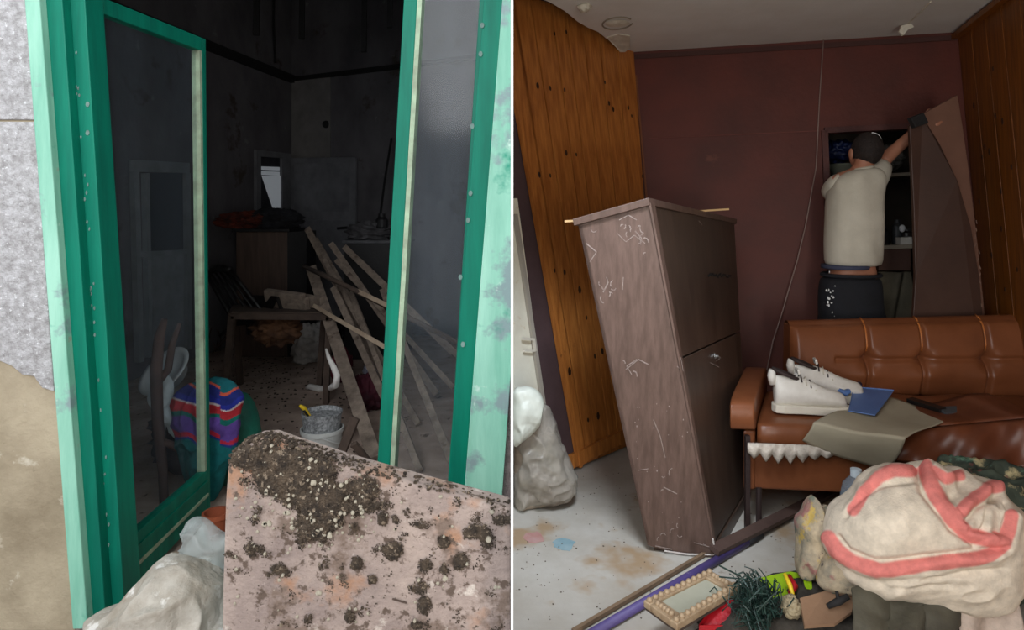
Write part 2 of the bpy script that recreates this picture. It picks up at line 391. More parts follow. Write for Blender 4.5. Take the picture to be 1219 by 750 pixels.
# right wall
nr0, nr1 = aty(nR, pR, -1.5, 0), aty(nR, pR, -1.5, ZW)
wr = struct(MB().prism([nr0, cbr, ctr, nr1], nR*(-.05)).build('wall_right', m_plum))
def R_(s, z, o=0):      # s metres from the back corner toward the camera
    y0 = line2(nR, pR, nK, pK, z).y; return aty(nR, pR, y0-s, z)+nR*o
s = .01
for i in range(14):
    w = .20
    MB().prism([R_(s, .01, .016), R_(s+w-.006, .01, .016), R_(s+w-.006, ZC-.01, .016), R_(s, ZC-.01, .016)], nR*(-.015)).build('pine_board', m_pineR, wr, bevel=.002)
    s += w
kb = MB()
for s_, z_ in [(.25, 1.75), (.3, 1.72), (.2, 1.7), (.42, 1.9), (.5, 1.86), (.36, 1.3), (.2, 1.15), (.5, 1.1), (.33, .98), (.45, 2.15), (.15, 2.0), (.4, 1.5), (.55, 1.62), (.1, 1.45)]:
    c = R_(s_, z_, .0165); u = V(nR.y, -nR.x, 0).normalized(); w = nR.cross(u); r = random.uniform(.009, .018)
    kb.prism([c+u*math.cos(t*math.pi/4)*r*.8+w*math.sin(t*math.pi/4)*r*1.3 for t in range(8)], nR*.0012)
stuff(kb.build('pine_knot', m_knot, wr))
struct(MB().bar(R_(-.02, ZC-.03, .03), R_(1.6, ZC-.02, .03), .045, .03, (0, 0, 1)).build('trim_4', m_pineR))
# ceiling with a ragged left edge
cl = [V(T, -1.5, ZC), V(nr1.x+.1, -1.5, ZC), V(ctr.x+.1, ctr.y+.1, ZC), V(ctl.x+.01, ctl.y+.1, ZC)]
for px_, py_ in [(742, 64), (735, 52), (722, 46), (712, 38), (700, 33), (688, 26), (672, 13), (655, 3)]: cl.append(G(px_, py_, ZC))
cl.append(V(T, 3.05, ZC))
ce = struct(MB().prism(cl, (0, 0, .03)).build('ceiling', m_ceil))
MB().prism([V(T, -1.5, ZW), V(3.2, -1.5, ZW), V(3.2, 5, ZW), V(T, 5, ZW)], (0, 0, .05)).build('upper_slab', m_plum, ce)
m_flake = mat('flaking_plaster', (232, 226, 210), (200, 192, 172), 12, .9, .4, 40)
fl = heap(G(696, 9, ZC-.012), (.035, .045, .022), 3, .3, 2, .15, nu=20, nv=12); fl.build('plaster_lump', m_flake, ce, smooth=True)
pts = [G(722, 44, ZC-.001), G(736, 40, ZC-.001), G(750, 42, ZC-.001), G(750, 56, ZC-.012), G(744, 61, ZC-.02), G(738, 61, ZC-.03), G(733, 55, ZC-.02)]
MB().prism(pts, (0, 0, -.006)).build('hanging_flake', m_flake, ce)
ring = MB(); c0 = G(735, 28, ZC-.004)
ring.tube([c0+V(math.cos(t*math.pi/12)*.085, math.sin(t*math.pi/12)*.12, 0) for t in range(22)], .0045, 6)
ring.build('broken_rim', mat('grimy_plaster_rim', (140, 128, 110), None), ce)
MB().lathe(c0+V(0, 0, -.012), [(.001, 0), (.04, .002), (.07, .012)], 18).build('light_rose', m_flake, ce)
p = G(1081, 28, ZC)
fk = MB(); fk.prism([p+V(-.05, 0, -.045), p+V(-.035, 0, -.01), p+V(.02, 0, 0), p+V(.035, 0, -.02), p+V(0, 0, -.035), p+V(-.03, 0, -.07)], (0, .012, 0))
fk.build('hanging_flake', m_flake, ce)
MB().tube([p, G(1096, 14, ZC-.005), G(1108, 2, ZC-.003)], .005, 5).build('torn_strip', m_flake, ce)
# back room behind the doorway
m_dark = mat('dim_store_paint', (88, 76, 64), (66, 58, 50), 4, .9)
rc = MB(); bx0, bx1 = bl.x-.03, br.x+.25; y0 = bl.y-.02
off = th*1.02
def bq(x, z, d): return V(x, atx(nK, pK, x, z).y, z)-nK*(.12+d)
rc.prism([bq(bx0, 0, .75), bq(bx1, 0, .75), bq(bx1, 2.3, .75), bq(bx0, 2.3, .75)], (0, .05, 0))
rc.prism([bq(bx0, 0, 0), bq(bx0, 0, .75), bq(bx0, 2.3, .75), bq(bx0, 2.3, 0)], (-.05, 0, 0))
rc.prism([bq(bx1, 0, 0), bq(bx1, 0, .75), bq(bx1, 2.3, .75), bq(bx1, 2.3, 0)], (.05, 0, 0))
rc.prism([bq(bx0, 2.2, 0), bq(bx1, 2.2, 0), bq(bx1, 2.2, .75), bq(bx0, 2.2, .75)], (0, 0, .05))
struct(rc.build('wall_alcove', m_dark))
fr = MB(); fr.bar(tl+nK*.01, bl+nK*.01, .035, .03, nK); fr.bar(tl+nK*.01, tr+nK*.01, .035, .03, nK)
struct(fr.build('door_1', mat('doorframe_maroon', (88, 44, 38), (70, 34, 30), 6, .6)))

# ================================================================ LEFT PICTURE : OBJECTS
m_green = mat('dark_green_paint', (2, 124, 100), (2, 100, 82), 5, .5, .05, 60, stretch=(3, 3, .3), spot=[((60, 130, 112), .72, 26)], spec=.22)
m_pale = mat('weathered_pale_green', (160, 212, 190), (112, 176, 152), 5, .6, .12, 50, stretch=(2, 2, .25), spot=[((132, 152, 152), .56, 5), ((50, 150, 124), .62, 4), ((168, 146, 130), .68, 11), ((206, 226, 214), .66, 8)])
m_bead = mat('pale_putty_bead', (168, 190, 160), (140, 150, 128), 14, .7, .2)
m_glassL = glass_mat('dusty_pane', (120, 132, 146), .09, rough=.12, stretch=(7, 7, .5))
# door frame: stepped bands, trapezoid in the facade plane
frm = thing('door_frame', W(88, 744, 2.1), 'green painted door frame round the dark opening, pale weathered outer edge', 'door frame')
def band(xl0, xl1, xr0, xr1, Y, d, m, nm, y0=-85, y1=749, parent=frm, sl=None):
    # edges given as x at y=0 and at y=600
    f = lambda a, b, y: a+(b-a)*y/600.0
    pts = [(f(xl0, xl1, y0), y0), (min(608.2, f(xr0, xr1, y0)), y0)]
    if f(xr0, xr1, y0) > 608.2:
        yy = (608.2-xr0)/(xr1-xr0)*600; pts.append((608.2, yy))
    pts += [(f(xr0, xr1, y1), y1), (f(xl0, xl1, y1), y1)]
    o = MB().prism([W(x, y, Y) for x, y in pts], (0, d, 0)).build(nm, m, parent, bevel=.003); return o
def kx(o, t): o['label'] = t; return o
kx(band(29, 75, 47, 93, 2.07, .05, m_pale, 'jamb_trim'), 'pale green weathered strip on the left of the frame')
band(48, 94, 74, 116, 2.10, .12, m_green, 'jamb')
band(73, 115, 84, 124, 2.17, .06, m_green, 'jamb_groove')
band(82, 122, 101, 140, 2.14, .10, m_green, 'jamb_bead')
kx(band(598, 551.5, 640, 597, 2.07, .05, m_pale, 'jamb_trim'), 'pale green weathered strip on the right, flaking')
band(576, 531, 600, 553, 2.10, .10, m_green, 'jamb')
pa = MB()   # bare chips along the left jamb
for k in range(34):
    y = random.uniform(60, 700); x = 86+(126-86)*y/600+random.gauss(0, 2.2); p = W(x, y, 2.138)
    pa.prism([p+V(random.uniform(.5, 1)*math.cos(t)*.004, 0, random.uniform(.5, 1)*math.sin(t)*.009) for t in (0, 1.2, 2.5, 3.7, 5)], (0, .003, 0))
for x, y in [(104, 124), (104, 158), (574, 30), (572, 64), (562, 150), (560, 230), (557, 262), (548, 330), (551, 410)]:
    p = W(x, y, 2.095 if x > 300 else 2.138); pa.prism([p+V(math.cos(t)*.007, 0, math.sin(t)*.010) for t in (0, .9, 2, 3.2, 4.1, 5.2)], (0, .003, 0))
stuff(pa.build('paint_chip', mat('bare_chip', (120, 150, 142), (90, 110, 104), 30), frm))
# left leaf, swung inwards
L00, L10, L11, L01 = W(147, 706, 2.26), W(245.5, 604, 2.89), W(240, 47, 2.89), W(108, -6, 2.26)
class Leaf:
    def __init__(s, p00, p10, p11, p01):
        s.p = (p00, p10, p11, p01); s.n = (p10-p00).cross(p01-p00).normalized()
    def __call__(s, u, v, d=0): 
        a, b, c, e = s.p; return a*(1-u)*(1-v)+b*u*(1-v)+c*u*v+e*(1-u)*v+s.n*d
    def slab(s, u0, u1, v0, v1, d0, d1):
        P = lambda q: s(q.x, q.y, q.z)
        return MB().box((u0, v0, d0), (u1, v1, d1), P)
def make_leaf(lf, lab, us, ue, vb, vt, label, bead_side):
    t = thing('door_leaf', lf(0, 0), label, 'door')
    lf.slab(0, us, 0, 1, -.02, .02).build('stile', m_green, t, bevel=.003)
    lf.slab(ue, 1, 0, 1, -.02, .02).build('stile', m_green, t, bevel=.003)
    lf.slab(us, ue, vt, 1, -.02, .02).build('rail', m_green, t, bevel=.003)
    lf.slab(us, ue, 0, vb, -.02, .02).build('rail', m_green, t, bevel=.003)
    w = (ue-us)*.035 if bead_side[2] is None else bead_side[2]
    a, b = bead_side[:2]
    lf.slab(a, b, vb, vt, -.018, .018).build('glazing_bead', m_bead, t)
    MB().grid(lambda a_, b_: lf(us+(ue-us)*a_, vb+(vt-vb)*b_), 16, 24).build('glass_pane', MATS['dusty_pane'], t, smooth=True)
    return t
lfL = Leaf(L00, L10, L11, L01)
tL = make_leaf(lfL, '', .05, .955, .085, .972, 'green framed glazed door leaf swung inwards on the left, tall dusty pane', (.928, .955, None))
lfL.slab(.05, .955, .03, .036, .02, .026).build('rail_groove', m_bead, tL)
lfL.slab(.05, .955, .058, .064, -.026, .026).build('rail_moulding', m_green, tL)
R00, R10, R11, R01 = W(443, 700, 2.29), W(538, 703, 2.24), W(588, -60, 2.24), W(486, -55, 2.29)
lfR = Leaf(R00, R10, R11, R01)
tR = make_leaf(lfR, '', .16, .885, .05, .97, 'narrow green framed glazed door leaf on the right, planks seen through it', (.16, .215, None))

# roof laths dangling
m_lath = mat('dark_lath', (22, 20, 21), (12, 11, 12), 8, .9)  # near-black tone shared by laths, cable and cane
for px, y1, Y, w, lab in [(305, 42, 5.2, 7, 'dark lath hanging from the ceiling, leftmost of the row'), (359, 47, 5.6, 6, 'dark lath hanging from the ceiling above the corner, second from left'),
                    (433, 62, 5.2, 6, 'longest dark lath hanging from the ceiling, right of the corner'), (464, 33, 5.0, 6, 'short dark lath hanging beside the right leaf of the door')]:
    b = W(px, y1, Y); a = V(b.x+.02, Y, 4.1)
    tag(MB().bar(b, a, w/750*Y, .03).build('ceiling_lath', m_lath), lab, 'lath', 'laths hanging from the sooty ceiling')
tag(MB().tube([W(328, 75, 7.0), W(326, 30, 7.0), V(W(326, 30, 7).x, 7, 4.1)], .012, 6).build('hanging_cable', m_lath), 'thin dark cable hanging in the far corner above the rail', 'cable')
# back doorway with its window and the open white door
m_grwhite = mat('grubby_white_paint', (120, 120, 124), (98, 98, 102), 5, .7, .1, 30)
def B_(px, py, o=0): return PL(px, py, pB+nB*o, nB)
dj = thing('inner_doorway', B_(307, 250), 'white doorway in the far wall with a slatted window showing at its top', 'doorway')
def quad(fn, a, b, c, d, o, th, nv): return MB().prism([fn(*a, o), fn(*b, o), fn(*c, o), fn(*d, o)], nv*(-th))
# far wall is reached right of x=347, the jambs left of it stand on the side wall
def Lw(px, py, o=0): return PL(px, py, pL+nL*o, nL)
jm = MB(); 
for a, b, c, d in [((306, 178), (347, 183), (347, 189), (306, 186)), ((306, 186), (311, 186), (311, 330), (306, 332)), ((336, 188), (346, 189), (346, 325), (336, 326))]:
    jm.prism([Lw(*a, .05), Lw(*b, .05), Lw(*c, .05), Lw(*d, .05)], nL*(-.04))
jm.build('frame', m_grwhite, dj)
quad(Lw, (311, 186), (336, 188), (336, 326), (311, 330), .02, .01, nL).build('shade_sheet', mat('painted_deep_shade', (48, 48, 54), (34, 34, 40), 6, .9), dj)  # dark sheet on the wall, painted in place of shade inside the doorway
lw = bpy.data.materials.new('daylight_glow'); lw.use_nodes = True  # weak glow put into slats and pane for the daylight beyond
p_ = lw.node_tree.nodes['Principled BSDF']; p_.inputs['Emission Color'].default_value = (.62, .68, .75, 1); p_.inputs['Emission Strength'].default_value = .16; p_.inputs['Base Color'].default_value = (.5, .5, .5, 1)
for a, b in [(198, 202), (203.5, 208)]:
    quad(Lw, (309, a), (333, a+1), (333, b+1), (309, b), .032, .008, nL).build('window_slat', lw, dj)
quad(Lw, (312, 209), (334, 209), (334, 250), (326, 250), .03, .008, nL).build('glass_pane', lw, dj)
wd_ = thing('inner_door', B_(345, 300, .1), 'white panelled door standing open against the far wall', 'door')
quad(B_, (343, 188), (423, 187), (423, 400), (343, 405), .08, .035, nB).build('slab', m_grwhite, wd_, bevel=.004)
for y0, y1 in ((194, 252), (262, 330)):
    quad(B_, (350, y0), (416, y0), (416, y1), (350, y1), .086, .006, nB).build('panel', m_grwhite, wd_, bevel=.004)
MB().bar(B_(402, 272, .10), B_(413, 271, .10), .03, .03, nB).build('latch', m_blk, wd_)
tag(MB().prism([B_(347, 96, .02), B_(393, 92, .02), B_(393, 187, .02), B_(347, 190, .02)], nB*(-.015)).build('wall_board', mat('pale_board', (132, 128, 126), (112, 108, 106), 4, .9)), 'paler board patch on the far wall above the open door', 'board')
tag(MB().lathe(B_(388, 148, .03), [(.02, -.01), (.045, 0), (.02, .012)], 14, Matrix.Rotation(math.pi/2, 3, 'X')).build('wall_hook', m_blk), 'small round black fixture on the pale board of the far wall', 'hook')
# small framed cupboard door on the side wall seen through the glass
wf = thing('wall_cupboard', Lw(170, 400, .02), 'grey framed cupboard front on the side wall, seen through the left pane', 'cupboard')
m_cup = mat('grey_cupboard_paint', (140, 142, 146), (118, 120, 124), 5, .7)
for a, b, c, d in [((160, 190), (226, 194), (226, 206), (160, 204)), ((160, 204), (166, 204), (172, 430), (166, 432)), ((174, 206), (178, 206), (182, 425), (178, 426)), ((222, 206), (227, 206), (229, 415), (224, 416)), ((166, 300), (226, 297), (226, 302), (167, 306))]:
    MB().prism([Lw(*a, .07), Lw(*b, .07), Lw(*c, .07), Lw(*d, .07)], nL*(-.05)).build('frame_bar', m_cup, wf)
MB().prism([Lw(178, 206, .03), Lw(223, 206, .03), Lw(224, 299, .03), Lw(180, 301, .03)], nL*(-.01)).build('dark_pane', mat('dark_pane_paint', (40, 44, 52), (30, 33, 40), 5, .3), wf)
MB().prism([Lw(180, 303, .03), Lw(224, 301, .03), Lw(228, 416, .03), Lw(183, 424, .03)], nL*(-.01)).build('lower_panel', m_cup, wf)
# ---- dresser with cloths
m_dres = mat('dull_brown_veneer', (88, 70, 60), (70, 54, 46), 6, .6, .05, 30, stretch=(4, 4, .4))
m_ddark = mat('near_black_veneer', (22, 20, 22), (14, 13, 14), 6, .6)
YD = 6.0; dz = H-(276-YH)/F*YD
xa, xb, xc_ = W(281, 0, YD).x, W(342, 0, YD).x, W(366, 0, YD+.15).x
dr_ = thing('tall_chest', V((xa+xb)/2, YD, 0), 'brown tall chest with a black side standing before the far wall', 'chest')
MB().box((xa, YD, 0), (xb, YD+.42, dz)).build('carcass', m_dres, dr_, bevel=.005)
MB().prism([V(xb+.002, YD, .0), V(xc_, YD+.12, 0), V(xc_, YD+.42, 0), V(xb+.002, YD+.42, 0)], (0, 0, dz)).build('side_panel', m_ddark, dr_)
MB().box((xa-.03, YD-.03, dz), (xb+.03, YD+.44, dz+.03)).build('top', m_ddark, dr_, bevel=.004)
m_rust = mat('rusty_red_cloth', (112, 44, 24), (56, 24, 18), 12, .9, .3)
heap(V(xa+.05, YD+.1, dz+.10), (.26, .16, .085), 5, .2, 2, .2, 4, flat=dz+.03).build('folded_cloth', m_rust)
tag(bpy.data.objects['folded_cloth'], 'rust red crumpled cloth on top of the tall chest', 'cloth')
o = heap(V(xa+.34, YD+.12, dz+.12), (.22, .15, .10), 8, .25, 2, .2, 4, flat=dz+.03).build('black_bundle', mat('black_cloth', (26, 26, 32), (14, 14, 18), 8, .9), smooth=True)
tag(o, 'black bundle beside the rust red cloth on the tall chest', 'bundle')
# dark cabinet on the right with clutter on top
YC = 5.9; cz = H-(286-YH)/F*YC; x0, x1 = W(410, 0, YC).x, W(482, 0, YC).x
cb = thing('low_cabinet', V((x0+x1)/2, YC, 0), 'low black cabinet behind the planks at the right of the room', 'cabinet')
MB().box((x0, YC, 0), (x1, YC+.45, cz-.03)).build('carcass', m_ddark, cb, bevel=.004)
MB().box((x0-.02, YC-.02, cz-.03), (x1+.02, YC+.47, cz)).build('top', mat('grey_edge_top', (84, 84, 88), (60, 60, 64), 8, .6), cb, bevel=.004)
o = heap(V(x0+.22, YC+.15, cz+.07), (.2, .13, .09), 12, .3, 2.5, .25, 4, flat=cz).build('rag_heap', mat('grey_rags', (86, 84, 86), (50, 48, 50), 9, .9, .3), smooth=True)
tag(o, 'grey rags heaped on the low black cabinet', 'rags')
tag(MB().lathe(V(x0+.33, YC+.1, cz+.09), [(.035, 0), (.06, .03), (.06, .10), (.035, .13), (.035, .16)], 16).build('dark_jug', m_ddark), 'small dark jug standing among rags on the low cabinet', 'jug')
# stick leaning on back wall
tag(MB().tube([W(452, 262, 6.1), W(458, 215, 6.6), W(466, 165, 7.0)], .012, 6).build('thin_cane', m_lath), 'thin dark cane leaning against the far wall above the low cabinet', 'cane')
# ---- tilted spindle-back chair
m_chair = mat('black_chair_wood', (28, 24, 24), (16, 14, 14), 9, .45)
YS = 4.9
ch = thing('spindle_chair', W(270, 398, YS), 'black wooden spindle-back chair tipped back against the side wall', 'chair')
a, b = W(246, 326, YS+.25), W(274, 322, YS-.1); c, d = W(279, 384, YS+.15), W(318, 378, YS-.15)
MB().tube([a+(b-a)*t+V(0, 0, .03*math.sin(math.pi*t)) for t in [0, .25, .5, .75, 1]], .03, 8).build('top_rail', m_chair, ch, smooth=True)
for k in range(6):
    t = k/5; p, q = a+(b-a)*t, c+(d-c)*t
    MB().tube([p+(q-p)*s for s in (0, .3, .5, .7, 1)], [.009, .014, .008, .014, .009] if 0 < k < 5 else .018, 7).build('spindle' if 0 < k < 5 else 'back_post', m_chair, ch, smooth=True)
MB().prism([c, d, W(330, 352, YS-.2), W(292, 350, YS+.1)], (.0, .0, -.035)).build('seat', m_chair, ch, bevel=.006)
for p, q in [(c, W(262, 400, YS)), (d, W(322, 408, YS-.2)), (W(330, 354, YS-.2), W(346, 400, YS-.1)), (W(292, 352, YS+.1), W(296, 398, YS+.25))]:
    MB().tube([p, q], .014, 7).build('leg', m_chair, ch)
# ---- bed/bench frame and boards
m_tim = mat('weathered_plank', (150, 134, 120), (112, 98, 88), 5, .9, .3, 40, stretch=(3, 3, 3), spot=[((92, 76, 66), .62, 7)])
m_timd = mat('dark_old_plank', (92, 76, 66), (64, 52, 46), 6, .9, .3, 40)
m_timp = mat('pale_lath_wood', (196, 176, 152), (160, 138, 118), 8, .9, .2, 40)
YT = 4.7
tb = thing('low_table', W(330, 405, YT-.2), 'old low wooden table with a worn frame under the loose boards', 'table')
p = [W(280, 366, YT+.35), W(386, 368, YT+.3), W(392, 377, YT-.15), (W(276, 376, YT-.15))]
MB().bar(p[0], p[1], .05, .04, (0, 0, 1)).build('apron', m_timd, tb); MB().bar(p[3], p[2], .045, .04, (0, -1, 0)).build('apron', m_timd, tb)
MB().bar(p[0], p[3], .045, .04, (0, 0, 1)).build('apron', m_timd, tb); MB().bar(p[1], p[2], .045, .04, (0, 0, 1)).build('apron', m_timd, tb)
for q, e in ((p[3], (268, 412)), (p[2], (388, 410)), (p[0], (286, 398)), (p[1], (380, 396))):
    MB().bar(q, V(W(e[0], e[1], q.y).x, q.y, 0.0), .04, .04).build('leg', m_timd, tb)
MB().prism([p[0]+V(0, 0, .02), p[1]+V(0, 0, .02), p[2]+V(0, 0, .02), p[3]+V(0, 0, .02)], (0, 0, .012)).build('tabletop', m_timd, tb)
tz = p[3].z+.04
for (x0_, y0_, x1_, y1_, w, lab) in [(317, 351, 362, 357, .05, 'pale short board lying across the low table'), (324, 358, 366, 362, .05, 'second short board stacked under the pale one on the table'), (335, 365, 366, 367, .06, 'lowest short thick board on the table beside the planks'), (362, 357, 384, 361, .04, 'small block of wood beside the stacked boards')]:
    tag(MB().bar(W(x0_, y0_, YT+.1), W(x1_, y1_, YT), w, .09, (0, -.3, 1)).build('short_board', m_tim, bevel=.003), lab, 'board', 'short boards on the low table')
o = heap(W(330, 392, 4.75), (.15, .12, .10), 21, .25, 2.4, .3, 3, flat=.0).build('ochre_sack', mat('ochre_brown_sacking', (112, 76, 50), (70, 46, 32), 7, .9, .3), smooth=True)
tag(o, 'ochre brown sack slumped beneath the low table', 'sack')
o = MB()
for k in range(60):
    t = k/60; px = random.uniform(247, 300); b = G(px, random.uniform(398, 420)); b.y += random.uniform(-.2, .2); b.z = .01
    e = b+V(random.uniform(-.1, .15), random.uniform(0, .2), random.uniform(.1, .34)); m_ = (b+e)/2+V(random.uniform(-.05, .05), 0, .05)
    o.tube([b, m_, e], .006, 4)
tag(o.build('brushwood_bundle', mat('brown_twigs', (84, 62, 52), (50, 38, 34), 10, .9)), 'brown bundle of dry twigs on the floor under the chair', 'twigs', kind='stuff')
# ---- white sack, black bag, strap, maroon bags, pale bundle
m_wsack = mat('dirty_white_sack', (200, 196, 192), (160, 154, 150), 7, .85, .25, 40)
def on_floor(px, py): return G(px, py)
c = on_floor(362, 436)
o = heap(c+V(0, .2, .15), (.145, .18, .17), 31, .18, 1.8, .22, 3, flat=.004, pw=.8).build('white_sack', m_wsack, smooth=True)
tag(o, 'crumpled white plastic sack standing on the floor below the low table', 'sack')
c = on_floor(396, 428); m_blkbag = mat('black_plastic', (22, 22, 25), (12, 12, 14), 8, .35, .2, 20)
o = heap(c+V(0.04, .25, .15), (.16, .2, .18), 35, .2, 2, .25, 3, flat=.004).build('black_bag', m_blkbag, smooth=True)
tag(o, 'shiny black plastic bag next to the white sack', 'bag')
m_str = mat('off_white_cloth', (208, 204, 200), (176, 172, 168), 9, .9, .1)
st = MB(); pts = [(388, 415), (391, 425), (397, 437), (401, 447), (400, 458), (392, 464), (380, 464), (368, 460), (364, 462)]
P = [W(x, y, G(x, 466).y if i > 4 else 3.62+.01*(9-i)) for i, (x, y) in enumerate(pts)]
P = [V(p.x, p.y, max(p.z, .02)) for p in P]
st.tube(P, [.006, .012, .018, .02, .021, .022, .026, .022, .008], 8)
tag(st.build('cloth_strip', m_str, smooth=True), 'curled off-white strip of cloth hanging onto the floor behind the buckets', 'cloth')
c = on_floor(397, 458); m_mar = mat('maroon_cloth', (112, 22, 44), (70, 14, 30), 8, .8, .2)
tag(heap(c+V(.03, .12, .12), (.08, .12, .13), 41, .2, 2, .2, 3, flat=.004).build('red_bag', m_mar, smooth=True), 'small dark red bag beside the curled white strip', 'bag')
c = on_floor(432, 492)
tag(heap(c+V(.0, .12, .10), (.12, .13, .13), 43, .2, 2, .2, 3, flat=.004).build('maroon_bundle', mat('deep_maroon_cloth', (84, 18, 38), (52, 12, 26), 8, .8, .2), smooth=True), 'deep maroon bundle under the widest leaning plank', 'bundle')
c = on_floor(440, 462)
tag(heap(c+V(0.0, .12, .13), (.065, .1, .12), 45, .25, 2, .25, 3, flat=.004).build('pale_bundle', mat('greyish_lilac_cloth', (176, 174, 192), (128, 126, 140), 8, .85, .2), smooth=True), 'pale lilac grey bundle behind the widest plank', 'bundle')
# ---- planks
planks = [  # x0,y0,Y0, x1,y1(floor), width px at foot, material, thickness, label
 (370, 318, 5.15, 446, 545, 19, 'm_tim', 'widest grey plank leaning down to the floor at the right of the buckets'),
 (362, 317, 4.9, 545, 408, 7, 'pole', 'round pole lying across the heap of planks, rising to the left'),
 (366, 272, 5.8, 460, 452, 10, 'm_tim', 'plank whose top end stands highest beside the tall chest'),
 (386, 309, 5.3, 498, 505, 8, 'm_tim', 'grey plank crossing behind the round pole'),
 (394, 290, 5.5, 520, 470, 9, 'm_tim', 'long plank through the middle of the heap'),
 (410, 294, 5.6, 540, 420, 9, 'm_tim', 'plank in front of the low black cabinet, upper of two'),
 (429, 311, 5.5, 552, 430, 8, 'm_tim', 'plank in front of the low black cabinet, lower of two'),
 (374, 364, 4.6, 470, 420, 6, 'm_timp', 'pale slim lath with its end above the white sack'),
 (397, 342, 4.9, 470, 500, 10, 'm_tim', 'plank running down behind the left stile of the narrow leaf'),
 (418, 348, 5.0, 500, 560, 9, 'm_tim', 'plank seen through the narrow pane, foot near its bottom'),
 (376, 285, 5.7, 430, 380, 8, 'm_tim', 'short upright plank behind the pole'),
 (455, 345, 4.9, 552, 585, 11, 'm_tim', 'broad plank standing behind the lower half of the narrow pane'),
 (423, 497, 3.35, 398, 560, 12, 'm_timd', 'dark stub of plank on the floor beside the buckets'),
 (421, 528, 3.15, 452, 566, 8, 'm_timd', 'dark thin board lying on the floor right of the buckets'),
 (383, 326, 5.05, 470, 368, 6, 'm_timp', 'pale lath lying just above the round pole'),
 (400, 310, 5.35, 540, 462, 7, 'm_tim', 'narrow plank crossing the middle of the narrow pane'),
]
for i, (x0_, y0_, Y0_, x1_, y1_, w, mm, lab) in enumerate(planks):
    yend = min(G(x1_, max(y1_, 480)).y, Y0_-.25) if y1_ > 470 else Y0_-.95
    e = W(x1_, y1_, yend)
    if y1_ >= 480: e = G(x1_, y1_, .02)
    s_ = W(x0_, y0_, Y0_)
    if mm == 'pole': o = MB().tube([s_, (s_*2+e)/3+V(0, 0, .01), e], .018, 8).build('round_pole', m_timd, smooth=True); tag(o, lab, 'pole'); continue
    o = MB().bar(s_, e, w/750*e.y*(.92), .022, (random.uniform(-.3, .3), -1, .35)).build('timber_plank', globals()[mm], bevel=.002)
    tag(o, lab, 'plank', 'loose planks heaped at the right of the dark room')
# ---- floor debris
db_ = MB()
for k in range(380):
    px = random.uniform(246, 440); py = random.uniform(415, 545); p = G(px, py)
    if random.random() < .4: p = G(random.gauss(320, 35), random.gauss(452, 22))
    r = random.uniform(.004, .015); a = random.uniform(0, 6)
    db_.prism([p+V(math.cos(a+t)*r*random.uniform(.5, 1), math.sin(a+t)*r*random.uniform(.4, 1), .001) for t in (0, 1.3, 2.6, 3.9, 5.1)], (0, 0, .005))
tag(db_.build('dry_leaf_litter', mat('dead_leaf', (84, 70, 62), (56, 46, 42), 30, .9)), 'dark dry leaves and crumbs scattered over the dusty floor', 'litter', kind='stuff')
# ---- buckets
m_bkt = mat('speckled_grey_bucket', (176, 178, 180), (96, 98, 100), 60, .7, .3, 80)
m_bktw = mat('white_bucket_plastic', (208, 210, 208), (184, 184, 180), 5, .5, .05)
cb_ = G(377, 548); cb_.y += .1; Yb = cb_.y
r0 = 24/750*Yb
bw = thing('white_bucket', cb_, 'white plastic bucket, lower of the two stacked buckets', 'bucket')
MB().lathe(cb_, [(.001, 0), (r0*.85, 0), (r0*1.0, .13), (r0*1.05, .13), (r0*1.05, .15), (r0*.98, .15), (r0*.8, .02), (.001, .02)], 36).build('shell', m_bktw, bw, smooth=False)
MB().tube([cb_+V(math.cos(t)*r0*1.09, math.sin(t)*r0*1.09, .13-.075*max(0, math.cos(t-.3))) for t in [x*math.pi/10-1.6 for x in range(11)]], .004, 6).build('handle', m_bktw, bw)
ct = cb_+V(0, 0, .10); hh = (545-482)/750*Yb
bs = thing('speckled_bucket', ct, 'grey cement-speckled bucket set in the white bucket', 'bucket')
h2 = H-(492-YH)/F*(Yb)-ct.z
MB().lathe(ct, [(.001, 0), (r0*.86, 0), (r0*.95, h2), (r0*.99, h2), (r0*.99, h2+.012), (r0*.92, h2+.012), (r0*.84, .12), (.001, .12)], 40).build('shell', m_bkt, bs)
m_yel = mat('yellow_plastic', (232, 196, 40), None, 5, .4)
kf = thing('trowel', ct+V(-.02, 0, h2), 'yellow and black handled tool leaning out of the speckled bucket', 'trowel')
a, b = W(357, 483, Yb-.06), W(372, 500, Yb+.02)
MB().tube([a, a+(b-a)*.3+V(0, 0, .012), a+(b-a)*.7, b], [.008, .013, .013, .009], 10).build('handle', m_yel, kf, smooth=True)
MB().tube([a+(b-a)*.35+V(0, -.010, .008), b+V(0, -.010, 0)], .008, 8).build('grip', m_blk, kf, smooth=True)
MB().bar(b, b+(b-a)*.8, .03, .003).build('blade', mat('dull_steel', (150, 152, 155), None, 5, .4, metal=.8), kf)
# ---- basin, stick, white garment, striped garment, green bag
m_enam = mat('white_enamel', (206, 210, 214), (190, 194, 198), 5, .35, .02)
cB = W(196, 442, 3.42); Mb = Vector((-.35, -.62, .70)).to_track_quat('Z', 'Y').to_matrix()
bn = MB().lathe(cB, [(.001, -.07), (.09, -.065), (.125, 0), (.15, .004), (.15, .010), (.12, .008), (.085, -.055), (.001, -.06)], 36, Mb)
tag(bn.build('enamel_basin', m_enam, smooth=True), 'white enamel basin propped on the heap behind the left pane', 'basin')
hp = heap(V(-1.72, 3.5, .17), (.24, .22, .2), 51, .2, 1.8, .15, 3, flat=.004).build('dark_rag_pile', mat('dark_grey_rags', (52, 52, 58), (28, 28, 32), 6, .9, .2), smooth=True)
tag(hp, 'dark grey pile of rags under the basin behind the left pane', 'rags')
m_stick = mat('reddish_branch', (92, 68, 60), (60, 42, 38), 8, .85, .2)
